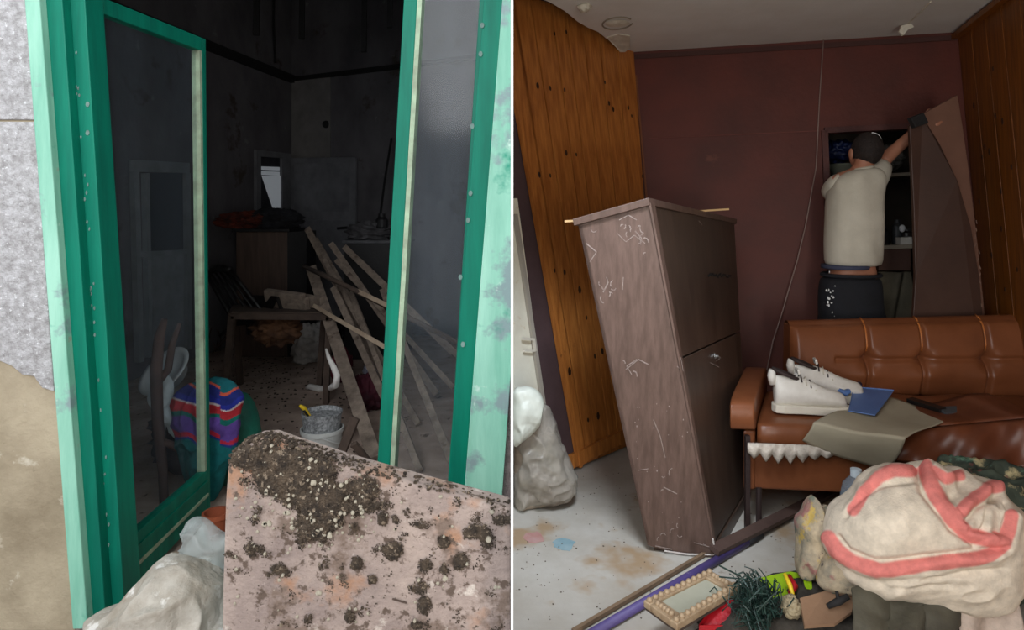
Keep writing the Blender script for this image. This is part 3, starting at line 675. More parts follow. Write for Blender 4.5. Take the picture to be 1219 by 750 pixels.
st = thing('forked_branch', G(198, 640), 'forked reddish brown branch standing in front of the basin', 'branch')
YS2 = 3.0
MB().tube([W(197, 640, YS2), W(194, 560, YS2), W(188, 500, YS2), W(186, 440, YS2), W(190, 400, YS2), W(196, 380, YS2)], [.018, .022, .026, .028, .024, .014], 9).build('stem', m_stick, st, smooth=True)
MB().tube([W(188, 455, YS2), W(200, 440, YS2+.03), W(205, 410, YS2+.04), W(214, 385, YS2+.05)], [.018, .018, .016, .01], 8).build('fork', m_stick, st, smooth=True)
MB().tube([W(192, 525, YS2), W(214, 534, YS2+.04), W(236, 536, YS2+.06)], [.016, .02, .014], 8).build('fork', m_stick, st, smooth=True)
m_wg = mat('white_cotton', (206, 216, 224), (184, 194, 204), 5, .9, .1)
wg = obody([(182, 462), (196, 446), (206, 456), (205, 474), (203, 488), (218, 504), (235, 532), (224, 533), (206, 520), (198, 505), (192, 528), (186, 520), (187, 492), (176, 474)], 3.12, .035, 5, .010, 14, .012, cen=(197, 488))
tag(wg.build('white_shirt', m_wg, smooth=True), 'white cotton shirt hanging over the branch behind the pane', 'shirt')
m_gbag = mat('teal_green_woven_plastic', (12, 112, 92), (6, 80, 66), 6, .5, .25, 60)
gb = obody([(236, 480), (262, 466), (290, 468), (303, 486), (309, 515), (303, 542), (286, 562), (270, 600), (264, 650), (240, 660), (225, 600), (228, 530)], 3.26, .13, 3, .014, 7, .02, cen=(262, 540))
tag(gb.build('green_sack', m_gbag, smooth=True), 'teal green sack on the floor under the striped jumper', 'sack')
stripe = [(-9, (6, 96, 104)), (0, (196, 84, 60)), (3.2, (28, 40, 118)), (14, (34, 46, 150)), (21, (206, 190, 190)), (23.5, (186, 40, 52)), (36, (10, 112, 104)), (42, (104, 74, 160)), (57, (200, 40, 70)), (62, (36, 62, 140)), (65, (4, 106, 108)), (900, (4, 106, 108))]
def jcol(p, fr_):
    x, y = pxy(p); t = y-455+4.5*math.sin((x-200)*.075)+7*noise.noise(V(x*.05, y*.035, 2))-(6 if x > 262 else 0)
    if x < 236: t = t*.9+(236-x)*.35-6
    c = stripe[0][1]
    for a_, b_ in stripe:
        if t >= a_: c = b_
    return c
m_knit = mat('striped_knit', (1, 1, 1), None, 30, .95, .2, 90, attr='Col')
jp = obody([(206, 474), (222, 460), (240, 453), (262, 450), (280, 456), (289, 472), (286, 490), (284, 508), (282, 535), (270, 562), (258, 592), (244, 606), (228, 590), (216, 545), (207, 510)], 3.04, .075, 9, .018, 9, .02, 220, 80, cf=jcol, cen=(250, 520), aniso=(1.3, .8))
tag(jp.build('striped_jumper', m_knit, smooth=True), 'jumper with teal, red, blue and purple stripes thrown over the green sack', 'jumper')
# ---- foreground: sack, clear bag, pot, mossy slab
m_tsack = mat('soiled_woven_sack', (186, 180, 170), (146, 136, 122), 7, .8, .4, 50, spot=[((112, 92, 72), .56, 5), ((210, 206, 200), .6, 12)])
fs = obody([(112, 752), (118, 730), (150, 716), (172, 690), (192, 668), (214, 664), (236, 668), (258, 690), (272, 720), (280, 760), (276, 820), (200, 850), (120, 830)], 1.86, .17, 12, .030, 9, .035, 260, 90, cen=(205, 760), p=2.6)
tag(fs.build('soiled_sack', m_tsack, smooth=True), 'large soiled off-white sack slumped on the ground at the doorstep', 'sack')
m_poly = glass_mat('clear_polythene', (205, 210, 208), .42, rough=.2, stretch=(3, 3, 3))
pb = obody([(214, 668), (220, 640), (222, 622), (236, 618), (252, 624), (266, 636), (276, 670), (280, 720), (262, 740), (236, 720), (222, 695)], 1.98, .07, 17, .022, 9, .02, 140, 50, cen=(246, 672))
tag(pb.build('clear_bag', m_poly, smooth=True), 'clear polythene bag bunched between the sack and the mossy slab', 'bag')
o = MB().lathe(G(257, 640), [(.001, 0), (.035, 0), (.05, .09), (.056, .09), (.056, .11), (.046, .11), (.036, .02), (.001, .02)], 24).build('clay_pot', mat('terracotta', (170, 88, 54), (140, 70, 44), 8, .8))
tag(o, 'small terracotta pot half hidden behind the mossy slab', 'pot')
# slab
m_slab = mat('lichened_pinkish_concrete', (176, 158, 148), (142, 126, 120), 7, .9, .4, 70, spot=[((166, 128, 104), .58, 3.5), ((124, 106, 95), .54, 8), ((98, 82, 72), .56, 34), ((204, 192, 182), .63, 14), ((84, 72, 62), .63, 70)])
YSL = 1.50
outl = [(262, 790), (264, 700), (267, 600), (270, 558), (276, 541), (288, 530), (303, 524), (320, 523), (345, 532), (420, 556), (520, 584), (608.2, 607), (608.2, 790)]
pts = [W(x, y, YSL) for x, y in outl]; pts[0].z = 0; pts[-1].z = 0; 
pts.insert(0, V(pts[0].x, YSL, .0)) if False else None
slb = thing('stone_slab', V(-.35, YSL+.04, 0), 'upright pinkish concrete slab with a rounded corner crusted with moss and lichen', 'slab')
MB().prism(pts, (0, .075, 0)).build('slab_body', m_slab, slb, bevel=.010)
m_moss = mat('dark_moss_crust', (104, 88, 72), (52, 43, 36), 34, .95, .9, 140, spot=[((160, 142, 122), .56, 80)])
def mden(px, py):
    """how thick the crust is at a point of the face, from the patches in view"""
    d = 0
    for cx, cy, rx, ry, k in [(345, 565, 62, 34, 1.15), (385, 600, 52, 34, 1.1), (365, 630, 28, 22, .8), (420, 588, 48, 22, .85), (310, 548, 40, 22, 1.1), (450, 600, 22, 20, .6), (468, 657, 13, 12, 1.1), (425, 671, 9, 9, 1), (443, 690, 8, 7, .9), (507, 674, 10, 11, .9), (528, 645, 8, 9, .9), (548, 667, 12, 12, .9), (560, 634, 16, 10, .8), (580, 640, 12, 16, .8), (500, 625, 14, 7, .8), (455, 618, 7, 10, 1), (506, 722, 10, 12, 1), (415, 735, 9, 10, 1.1), (495, 744, 8, 6, 1), (600, 620, 20, 7, .8), (330, 680, 18, 12, .5), (300, 655, 14, 10, .5), (527, 678, 5, 7, .8), (470, 618, 5, 6, .8)]:
        q = ((px-cx)/rx)**2+((py-cy)/ry)**2; d = max(d, k*(1.25-q))
    return d+.75*noise.fractal(V(px*.045, py*.045, 2), 1, 2, 5)
NX, NY = 250, 165
def mg(u, v):
    px, py = 266+342*u, 523+235*v; d = max(0, mden(px, py)-.25)
    return W(px, py, YSL-.001-min(.016, .016*d)-(.007*abs(noise.noise(V(px*.25, py*.25, 0))) if d > 0 else 0))
def topy(px):
    for (x0_, y0_), (x1_, y1_) in zip(outl[3:-2], outl[4:-1]):
        if x0_ <= px <= x1_: return y0_+(y1_-y0_)*(px-x0_)/(x1_-x0_)
    return 560
mo = MB().grid(mg, NX, NY, mask=lambda u, v: (523+235*v) > topy(266+342*u)+1 and mden(266+342*u, 523+235*v) > .22+.5*random.random())
stuff(mo.build('moss_crust', m_moss, slb))
tp = MB()
for k in range(900):   # crumbs of moss along the top edge
    px = min(606, 272+abs(random.gauss(0, 95))) if k < 650 else random.uniform(280, 606); py = topy(px)
    p = W(px, py, YSL); p += V(0, random.uniform(-.004, .05), random.uniform(-.006, .004)); r = random.uniform(.002, .006)
    tp.ball(p, (r, r, r*random.uniform(.5, 1)), 5)
for k in range(900):
    px, py = random.uniform(268, 606), random.uniform(528, 750)
    if mden(px, py) < .35 or py < topy(px)+3: continue
    r = random.uniform(.0015, .005); tp.ball(W(px, py, YSL-.012), (r, r*.8, r), 5)
stuff(tp.build('moss_crumb', m_moss, slb))
m_lic = mat('pale_lichen', (196, 188, 170), (122, 112, 96), 60, .95, .4, 150)
for k in range(230):
    px, py = random.gauss(375, 48), random.gauss(592, 34)
    if k > 180: px, py = random.uniform(272, 604), random.uniform(560, 748)
    if not (268 < px < 605) or py < topy(px)+4: continue
    r = random.uniform(.0018, .0055) if random.random() < .9 else .008
    c = W(px, py, YSL-(.017 if mden(px, py) > .45 else .002)); mb = MB()
    mb.prism([c+V(math.cos(t*.785)*r*random.uniform(.65, 1.1), 0, math.sin(t*.785)*r*random.uniform(.65, 1.1)) for t in range(8)], (0, .006, 0))
    mb.build('lichen', m_lic, slb)
tag(MB().bar(W(467, 713, YSL-.006), W(484, 718, YSL-.006), .003, .003).build('twig', m_timd), 'tiny dark twig stuck on the lower face of the mossy slab', 'twig')

# ================================================================ RIGHT PICTURE : OBJECTS
# ---- leaning wardrobe
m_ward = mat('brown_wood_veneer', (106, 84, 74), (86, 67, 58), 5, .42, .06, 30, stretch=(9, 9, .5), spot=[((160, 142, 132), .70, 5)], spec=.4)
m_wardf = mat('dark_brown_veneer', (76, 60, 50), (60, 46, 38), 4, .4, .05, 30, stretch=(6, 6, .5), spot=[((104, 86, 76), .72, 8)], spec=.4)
m_scr = mat('chalky_scrape', (158, 142, 133), (122, 104, 96), 60, .9)
m_scl = mat('white_chip', (214, 206, 198), (176, 162, 154), 30, .9)
wA, wB, wC = G(773, 657), G(852, 664), G(893, 592)
wA1, wB1, wC1 = W(687, 262, 2.45), W(773, 238, 2.35), W(875, 262, 2.80)
def inplane(px, py, a, b, c):
    p, n = plane3(a, b, c); return PL(px, py, p, n)
wA1 = inplane(687, 262, wB, wA, wB1); wC1 = inplane(875, 262, wB, wC, wB1)
print('wardrobe', wA1, wB1, wC1)
wD, wD1 = wA+wC-wB, wA1+wC1-wB1
wr_ = thing('wardrobe', (wA+wC)/2, 'tall brown veneered wardrobe leaning to the left in the middle of the floor', 'wardrobe')
class Hex:
    """maps (a,b,c) of the unit box to the leaning wardrobe: a along the narrow side, b back along the doors, c up"""
    def __call__(s, p):
        a, b, c = p; lo = wB+(wA-wB)*a+(wC-wB)*b+(wA+wC-wB-wC-wA+wB)*a*b; hi = wB1+(wA1-wB1)*a+(wC1-wB1)*b
        return lo*(1-c)+hi*c
hx = Hex()
def hbox(a, b): return MB().box(a, b, lambda q: hx((q.x, q.y, q.z)))
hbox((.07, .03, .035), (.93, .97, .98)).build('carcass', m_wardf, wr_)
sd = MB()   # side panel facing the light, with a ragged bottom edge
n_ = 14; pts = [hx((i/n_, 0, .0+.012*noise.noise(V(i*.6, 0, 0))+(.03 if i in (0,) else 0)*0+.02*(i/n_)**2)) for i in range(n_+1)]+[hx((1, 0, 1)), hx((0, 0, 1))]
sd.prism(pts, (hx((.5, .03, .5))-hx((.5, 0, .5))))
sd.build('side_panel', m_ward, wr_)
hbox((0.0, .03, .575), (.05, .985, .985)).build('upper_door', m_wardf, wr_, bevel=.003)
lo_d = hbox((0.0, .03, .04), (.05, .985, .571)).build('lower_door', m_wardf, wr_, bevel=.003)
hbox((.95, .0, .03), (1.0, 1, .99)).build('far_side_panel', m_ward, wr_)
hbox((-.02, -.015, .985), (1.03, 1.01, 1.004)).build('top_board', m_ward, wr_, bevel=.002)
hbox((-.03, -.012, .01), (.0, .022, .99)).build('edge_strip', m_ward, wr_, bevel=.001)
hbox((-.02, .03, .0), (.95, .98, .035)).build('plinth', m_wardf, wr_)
def hp_(px, py, a0=None):     # a point on the door face (a=0) seen at px,py
    p, n = plane3(hx((0, 0, 0)), hx((0, 1, 0)), hx((0, 1, 1))); n = n if n.y < 0 else -n
    return PL(px, py, p+n*.002, n), n
def hs_(px, py):
    p, n = plane3(hx((0, 0, 0)), hx((1, 0, 0)), hx((1, 0, 1))); n = n if n.y < 0 else -n
    return PL(px, py, p+n*.0015, n), n
c, n = hp_(851, 424)
lk = MB(); u = n.cross(V(0, 0, 1)).normalized(); Mx = Matrix((u, n.cross(u), n)).transposed()
lk.lathe(c, [(.001, .0), (.012, .0), (.012, .004), (.006, .006), (.006, .016), (.001, .018)], 14, Mx)
tag(lk.build('lock', mat('bright_steel', (190, 190, 188), None, 5, .3, metal=.9), lo_d), 'steel lock')
sm = MB()   # dark smudged scribble
for k in range(9):
    c, n = hp_(843+k*3, 328+random.uniform(-1.5, 1.5)); d, _ = hp_(846+k*3, 328+random.uniform(-2.5, 2.5)); sm.bar(c+n*.001, d+n*.001, .009, .002, n)
sm.build('dark_smudge', m_blk, wr_)
scr = MB()
def scrape(fn, pts, w):
    P = [fn(x, y) for x, y in pts]
    for (p, n), (q, _) in zip(P[:-1], P[1:]): scr.bar(p, q, w*random.uniform(.6, 1.3), .0012, n)
for pts in [[(698, 290), (710, 300), (702, 312)], [(737, 262), (748, 256), (758, 262)], [(735, 278), (745, 288), (755, 280), (768, 290)], [(718, 348), (724, 336), (722, 330)], [(756, 275), (764, 284)],
            [(752, 446), (746, 436), (758, 428)], [(745, 440), (760, 428), (772, 434)], [(778, 500), (786, 520), (792, 545)], [(760, 560), (772, 558)], [(742, 330), (741, 345)], [(790, 580), (806, 588)], [(826, 646), (848, 652)], [(780, 650), (800, 654)], [(806, 436), (813, 442), (810, 425)]]:
    scrape(hs_, pts, .0035)
for k in range(26):
    px, py = random.uniform(752, 830), random.uniform(470, 640); p, n = hs_(px, py)
    if not (687+86*(py-262)/395+8 < px < 773+79*(py-238)/426-6): continue
    r = random.uniform(.001, .0035); scr.bar(p, p+V(0, 0, r*2), r*1.4, .0012, n)
for k in range(34):     # chalky curls, thickest near the top and round the middle
    cx, cy, sx_, sy_ = random.choice([(710, 285, 12, 14), (745, 270, 14, 10), (765, 290, 6, 14), (725, 345, 8, 12), (752, 440, 12, 10), (790, 540, 14, 30), (812, 640, 20, 8)])
    px, py = random.gauss(cx, sx_*.7), random.gauss(cy, sy_*.7)
    if not (687+86*(py-262)/395+5 < px < 773+79*(py-238)/426-5) or py > 655 or py < 262-24*(px-687)/86+5: continue
    t0, rr_ = random.uniform(0, 6), random.uniform(2, 6); scrape(hs_, [(px+rr_*math.cos(t0+q*.5)*.7, min(652, py+rr_*math.sin(t0+q*.5))) for q in range(5)], .0034)
for pts in [[(846, 432), (856, 437)], [(850, 420), (858, 426), (852, 430)], [(832, 263), (836, 268)]]: scrape(hp_, pts, .003)
stuff(scr.build('scrape', m_scr, wr_))
ed = MB(); ed.tube([hx((-.02, -.014, .01)), hx((-.02, -.014, .06))], .004, 5); ed.tube([hx((0, -.014, .012)), hx((.4, -.012, .006)), hx((.75, -.01, .01))], .003, 5)
ed.build('chipped_edge', m_scl, wr_)
tag(MB().bar(W(672, 263.5, 2.45), W(702, 262, 2.44), .008, .006).build('short_stick', mat('yellowed_stick', (196, 160, 110), None, 9, .7)), 'short yellowed stick poking out left of the wardrobe top', 'stick')
tag(MB().bar(hx((.3, .55, 1.02)), W(868, 249, 2.9), .008, .006).build('short_stick', mat('yellowed_stick', (196, 160, 110))), 'short pale stick on the right side of the wardrobe top', 'stick')

# ---- sofa
m_lea = mat('tan_brown_leatherette', (132, 78, 48), (112, 64, 38), 3, .36, .05, 60, spec=.45)
m_pipe = mat('light_tan_piping', (188, 112, 54), None, 5, .4)
m_sleg = mat('dark_metal_leg', (52, 40, 38), None, 5, .4)
O = V(1.028, 2.75, 0); U = V(.99, -.10, 0); Vd = V(.44, .90, 0)*1.0
def S(a, b, c): return O+U*a+Vd*b+V(0, 0, c)
def sbox(a, b, k=None): return MB().box(a, b, lambda q: S(q.x, q.y, q.z))
so = thing('sofa', S(.65, .3, 0), 'brown button-backed leatherette sofa against the maroon wall', 'sofa')
def cushion(a0, a1, b0, b1, c0, c1, puff=.03, rip=0, nu=30, nv=16, seed=0):
    """closed padded block with rounded edges and a few wrinkles"""
    mb = MB(); k = 26; rings = []
    for i in range(nu+1):
        t = i/nu; e = min(1, math.sin(math.pi*t)*5)**.5 if 0 < t < 1 else .0
        e = .93+.07*e; ring = []
        for j in range(k):
            an = 2*math.pi*j/k; cx = math.copysign(abs(math.cos(an))**.35, math.cos(an)); cz = math.copysign(abs(math.sin(an))**.35, math.sin(an))
            a = a0+(a1-a0)*t; w = rip*noise.noise(V(a*7+seed, cx*1.5, cz*2))
            ring.append(S(a, (b0+b1)/2+(b1-b0)/2*cx*e+w*.6, (c0+c1)/2+(c1-c0)/2*cz*e+w+(puff*math.sin(math.pi*(cx+1)/2)*math.sin(math.pi*t)**.4 if cz > 0 else 0)))
        rings.append(ring)
    return mb.sweep(rings)
sbox((0.01, .03, .17), (1.34, .62, .36)).build('base', m_lea, so, bevel=.012)
cushion(.04, 1.35, -.01, .60, .355, .475, .012, .007, nu=60).build('seat', m_lea, so, smooth=True)
def armf(q):
    return S(q.x, q.y, q.z)
cushion(-.075, .035, -.03, .68, .43, .575, .012, .002).build('arm', m_lea, so, smooth=True)
sbox((-.02, .02, .17), (.03, .62, .43)).build('arm_support', m_lea, so, bevel=.01)
# back: padded, pinched at buttons
bt0 = .60
seams_px = [1029, 1094, 1169]
def backpt(a, t):       # t from 0 (seat) to 1 (top)
    return S(a, bt0+.02+.05*t, .45+(.33+.045*a)*t)
nbk = (Vd.cross(V(0, 0, 1))).normalized(); fwd = V(-Vd.x, -Vd.y, 0).normalized(); fwd = V(U.y, -U.x, 0).normalized()
sa = []
for px in seams_px:
    k = (px-609.5)/F; best = min([i/1000*1.4 for i in range(1000)], key=lambda a: abs(backpt(a, .8).x/backpt(a, .8).y-k)); sa.append(best)
sa += [sa[-1]+(sa[-1]-sa[-2])]
btn_t = .52
def bpuff(a, t):
    d = .055*(math.sin(math.pi*min(1, max(0, t)))**.35)
    for s_ in sa:
        x = abs(a-s_)
        d -= .026*math.exp(-(x/.010)**2)                 # vertical seam
        d -= .040*math.exp(-((a-s_)/.035)**2-((t-btn_t)/.10)**2)
    if a > .33: d -= .014*math.exp(-((t-btn_t)/.03)**2)*(1 if a > .36 else 0)
    for s_ in sa: d += .010*math.exp(-((a-s_)/.09)**2-((t-.30)/.08)**2)
    d *= min(1, max(0, (a-.15)/.03))**.5 if a < .18 else 1
    return d
A0, A1 = .15, 1.385
def bkf(u, v):
    a = A0+(A1-A0)*u
    return backpt(a, v)+fwd*bpuff(a, v)+V(0, 0, .004*noise.noise(V(a*9, v*5, 0)))
bkm = MB().grid(bkf, 220, 46)
# rear and edges of the back
bkm.grid(lambda u, v: backpt(A0+(A1-A0)*u, v)-fwd*.10, 40, 4)
bkm.grid(lambda u, v: backpt(A0+(A1-A0)*u, 1)-fwd*.10*v+V(0, 0, .02*math.sin(math.pi*v)), 40, 6)
bkm.grid(lambda u, v: backpt(A0, v)-fwd*.10*u, 3, 8); bkm.grid(lambda u, v: backpt(A1, v)-fwd*.10*u, 3, 8)
bko = bkm.build('backrest', m_lea, so, smooth=True)
for s_ in sa[:3]:
    c = backpt(s_, btn_t)+fwd*(bpuff(s_, btn_t)+.004)
    MB().ball(c, (.014, .007, .014), 10).build('button', m_lea, bko, smooth=True)
    pp = [backpt(s_, t)+fwd*(bpuff(s_, t)+.003) for t in (.62, .7, .78, .86, .93, .99)]+[backpt(s_, 1)-fwd*.02+V(0, 0, .012), backpt(s_, 1)-fwd*.05+V(0, 0, .022)]
    MB().tube(pp, .0055, 6).build('piping', m_pipe, bko, smooth=True)
for a, b in ((.045, .03), (.045, .56), (1.28, .03), (1.28, .56)):
    MB().tube([S(a, b, 0), S(a, b, .18)], .013, 8).build('leg', m_sleg, so)
MB().bar(S(.0, -.012, .0)+V(0, 0, 0), S(.0, -.012, .42), .02, .02).build('front_post', m_sleg, so)

# ---- things on the sofa
m_shoe = mat('white_leather_shoe', (232, 228, 220), (210, 204, 194), 8, .5, .05)
m_sole = mat('off_white_sole', (216, 208, 192), None, 8, .6)
m_shd = mat('dark_shoe_lining', (52, 40, 38), None, 8, .8)
def shoe(base, ang, label, grp=None, L=.285):
    t = thing('sneaker', base, label, 'shoe', grp); ca, sa_ = math.cos(ang), math.sin(ang)
    K_ = 1.12
    def P(x, y, z): return base+V(x*ca-y*sa_, x*sa_+y*ca, z*1.36)*K_
    prof = [(0, .026, .088), (.012, .034, .092), (.05, .038, .088), (.09, .037, .090), (.13, .038, .080), (.17, .042, .064), (.21, .046, .052), (.245, .044, .047), (.268, .034, .040), (.28, .018, .026)]
    rg = []
    for x, w, h in prof: rg.append([P(x, w*math.cos(2*math.pi*j/18)*(1 if math.sin(2*math.pi*j/18) < .3 else .8), .018+h*.5+h*.5*math.sin(2*math.pi*j/18)) for j in range(18)])
    MB().sweep(rg).build('upper', m_shoe, t, smooth=True, sub=1)
    out = [(-.008, 0), (0, .030), (.03, .040), (.10, .038), (.17, .046), (.23, .050), (.275, .038), (.298, 0)]; out = out+[(x, -y) for x, y in out[-2:0:-1]]
    MB().prism([P(x, y, .0) for x, y in out], (0, 0, .036)).build('sole', m_sole, t, bevel=.005)
    col_ = loft([(P(.045, 0, .088), P(.045+.045, 0, .088)-P(.045, 0, .088), P(.045, .03, .088)-P(.045, 0, .088)), (P(.045, 0, .111), P(.045+.047, 0, .111)-P(.045, 0, .111), P(.045, .031, .111)-P(.045, 0, .111))], 18)
    MB().prism([P(.045+.040*math.cos(a), .026*math.sin(a), .112-.02*math.cos(a)*.5) for a in [k*math.pi/8 for k in range(16)]], (0, 0, .004)).build('lining', m_shd, t)
    MB().tube([P(.045+.047*math.cos(a), .030*math.sin(a), .112-.014*math.cos(a)) for a in [k*math.pi/8 for k in range(17)]], .008, 8).build('collar', m_shd, t, smooth=True)
    MB().tube([P(-.002, 0, .08), P(-.008, 0, .105), P(-.006, 0, .124)], [.018, .019, .014], 10).build('heel_tab', m_shoe, t, smooth=True)
    MB().prism([P(.09, -.02, .112), P(.09, .02, .112), P(.085, .02, .128), P(.085, -.02, .128)], P(.010, 0, .002)-P(0, 0, 0)).build('tongue', m_shoe, t, bevel=.003)
    for k in range(5):
        x = .10+.018*k; z = .108-.0085*k
        MB().tube([P(x, -.030, z-.014), P(x+.004, 0, z+.004), P(x, .030, z-.014)], .0032, 6).build('lace', m_sole if k % 2 else m_shd, t, smooth=True)
    return t
zs = .487
p0 = G(921, 489, zs)
shoe(p0, math.radians(-6), 'white sneaker nearer the sofa front, dark lining and laces showing')
p1 = G(938, 475, zs)
shoe(p1+V(.03, .02, .0), math.radians(-12), 'white sneaker standing behind the other one, mostly hidden')
m_blue = mat('blue_plastic', (92, 124, 182), (80, 112, 168), 4, .45, 0)
dp = thing('dustpan', G(1028, 486, zs), 'blue plastic dustpan with its handle toward the sneakers', 'dustpan')
q = [G(1010, 490, zs+.03), G(1042, 495, zs+.03), G(1064, 466, zs+.05), G(1016, 462, zs+.05)]
MB().prism(q, (0, 0, .004)).build('pan', m_blue, dp, bevel=.001)
MB().prism([q[3], q[2], q[2]+V(0, 0, .008), q[3]+V(0, 0, .008)], (0, .004, 0)).build('rear_lip', m_blue, dp)
MB().prism([q[0], q[3], q[3]+V(0, 0, .012), q[0]+V(0, 0, .004)], (.004, 0, 0)).build('side_lip', m_blue, dp)
MB().tube([q[3]+V(.03, 0, .02), G(1006, 468, zs+.055), G(990, 462, zs+.06)], [.012, .014, .012], 10).build('handle', m_blue, dp, smooth=True)
m_kraft = mat('grey_beige_paper', (172, 162, 140), (158, 148, 126), 3, .8, .08, 20)
# stiff sheet draped over the seat front : outline corners in the photo
def sheet(u, v):      # u across left->right, v back->front
    tlp, trp = G(1046, 470, zs+.012), G(1135, 497, zs+.012); ml, mr = G(968, 508, zs+.006), G(1078, 524, zs+.006)
    lo_l, lo_r = W(955, 527, 2.70), W(1056, 562, 2.62)
    if v < .7: t = v/.7; p = (tlp*(1-t)+ml*t)*(1-u)+(trp*(1-t)+mr*t)*u
    else:
        t = (v-.7)/.3; a = ml*(1-u)+mr*u; b = lo_l*(1-u)+lo_r*u
        p = a*(1-t)+b*t+V(0, -.02*math.sin(math.pi*t), .015*math.sin(math.pi*t))
    return p+V(0, 0, .010*math.sin(u*6+v*2)*(1-u)+.012*math.exp(-((v-.55)/.2)**2))
tag(MB().grid(sheet, 30, 40).build('paper_sheet', m_kraft, smooth=True, solid=.003), 'grey beige stiff sheet draped over the front edge of the sofa seat', 'sheet')
bx = thing('device_box', G(1112, 486, zs), 'flat black box with faint yellowish print lying at the back of the seat', 'box')
a, b = G(1083, 477, zs+.02), G(1120, 490, zs+.02); c_ = G(1146, 489, zs+.02)
MB().bar(a, b+V(.01, 0, 0), .04, .03, (0, -.4, 1)).build('body', mat('black_card', (20, 18, 18), None, 5, .4), bx, bevel=.002)
MB().bar(b, c_, .05, .02, (0, -.3, 1)).build('grey_end', mat('slate_grey_plastic', (66, 70, 74), None, 5, .4), bx, bevel=.003)
tx = MB()
for r_ in range(2):
    for k in range(7):
        p = a+(b-a)*(.12+.11*k)+V(0, -.014, .008-.010*r_); tx.bar(p, p+(b-a)*.07, .004, .002, (0, -1, .3))
stuff(tx.build('faint_print', mat('yellowish_print', (150, 140, 90), None, 5, .6), bx))
m_lace = mat('cream_lace', (214, 204, 190), (188, 174, 160), 50, .9, .4, 120)
def lace(u, v):
    x0_, x1_ = 890, 992; px = x0_+(x1_-x0_)*u; scal = 1-abs(((u*7)%1)-.5)*1.6
    py = 527+4*u+(10+14*scal*(.4+.6*math.sin(math.pi*min(1, u*1.1+.05))))*v
    return W(px, py, 2.71-.02*u-.02*math.sin(v*3)+.004*math.sin(u*36+v*3))
tag(MB().grid(lace, 90, 10).build('lace_doily', m_lace, smooth=True, solid=.003), 'cream lace doily with a scalloped edge hanging over the sofa front', 'doily')
m_brc = mat('satin_brown_cloth', (112, 62, 38), (92, 48, 30), 4, .42, 0, 20)
def brc(u, v):
    px = 1068+175*u; top = 512-16*u; bot = 548+12*u*(1-u)+8*u; py = top+(bot-top)*v
    return W(px, py, 2.66-.16*u-.10*v**.6+.05+.010*math.sin(u*13-v*4)+.005*math.sin(u*27+v*5))
def brc2(u, v):
    a = brc(u, 0); return a+V(.0, .3*v, .012*math.sin(u*9)*v-.0*v)
bm_ = MB().grid(brc, 70, 16); bm_.grid(brc2, 70, 8)
tag(bm_.build('brown_cover', m_brc, smooth=True, solid=.004), 'shiny brown cover rumpled along the front edge of the seat', 'cover')
dbx = MB()
for x, y in [(1178, 490), (1172, 486), (1208, 497), (1200, 493), (1192, 480)]: dbx.ball(G(x, y, zs+.003), (.008, .006, .002), 6)
tag(dbx.build('dust_spots', m_scl), 'pale crumbs on the right end of the sofa seat', 'crumbs', kind='stuff')

# ---- cable on the wall
pts = [K(980, 44)+nK*.012, K(975, 120)+nK*.012, K(971, 200)+nK*.012, K(958, 270)+nK*.02, K(948, 310)+nK*.03, K(930, 370)+nK*.05, K(918, 405)+nK*.07, K(910, 440)+nK*.09]
tag(MB().tube(pts, .0035, 6).build('wall_cable', mat('grey_cable', (150, 128, 120), None, 5, .6), smooth=True), 'thin pale cable trailing down the maroon wall behind the sofa', 'cable')

# ---- alcove contents
def AL(px, py, d): return PL(px, py, pK-nK*d, nK)
m_shelf = mat('pale_shelf', (150, 140, 124), None, 5, .7)
sh = MB(); a, b = AL(986, 296, .35), AL(1098, 290, .35)
tag(MB().bar(a, b, .34, .025, (0, 0, 1)).build('alcove_shelf', m_shelf), 'pale shelf across the doorway recess behind the man', 'shelf')
a, b = AL(986, 213, .38), AL(1098, 207, .38)
tag(MB().bar(a, b, .30, .02, (0, 0, 1)).build('alcove_shelf', m_shelf), 'upper shelf in the doorway recess beside the man’s head', 'shelf')
tag(heap(AL(1000, 180, .36), (.09, .09, .07), 91, .2, 2, .2, 3).build('blue_bag', mat('deep_blue_plastic', (28, 44, 92), (18, 28, 60), 5, .4), smooth=True), 'deep blue plastic bag in the top left of the doorway recess', 'bag')
tag(MB().lathe(AL(1003, 210, .34), [(.001, 0), (.05, .0), (.10, .075), (.105, .08), (.095, .08), (.001, .02)], 28).build('pale_bowl', mat('pale_green_bowl', (150, 154, 136), None, 5, .4), smooth=True), 'pale greenish bowl on the upper shelf left of the man’s head', 'bowl')
tag(heap(AL(1058, 188, .36), (.08, .07, .075), 93, .2, 2, .2, 3).build('grey_packet', mat('grey_packets', (110, 104, 96), (70, 66, 60), 12, .7), smooth=True), 'grey packets on the upper shelf right of the man’s head', 'packets')
for px, h_, r_, c_, lab in [(1050, .12, .045, (30, 32, 36), 'dark round jar on the pale shelf, beside the man’s back'), (1068, .16, .03, (60, 62, 64), 'grey bottle on the pale shelf, middle of three'), (1080, .10, .04, (44, 38, 36), 'dark squat jar on the pale shelf next to the board')]:
    b = AL(px, 292, .30)
    tag(MB().lathe(V(b.x, b.y, b.z+.005), [(.001, 0), (r_, 0), (r_, h_*.75), (r_*.5, h_*.88), (r_*.5, h_), (.001, h_)], 18).build('storage_jar', mat('jar_%d' % px, c_, None, 5, .3), smooth=False), lab, 'jar')
b = AL(1074, 272, .22); tag(MB().ball(b, (.02, .012, .024), 12).build('glass_knob', mat('bright_glass', (230, 232, 235), None, 5, .15), smooth=True), 'small bright glass stopper on the pale shelf', 'stopper')  # stopper has an even near-white base colour
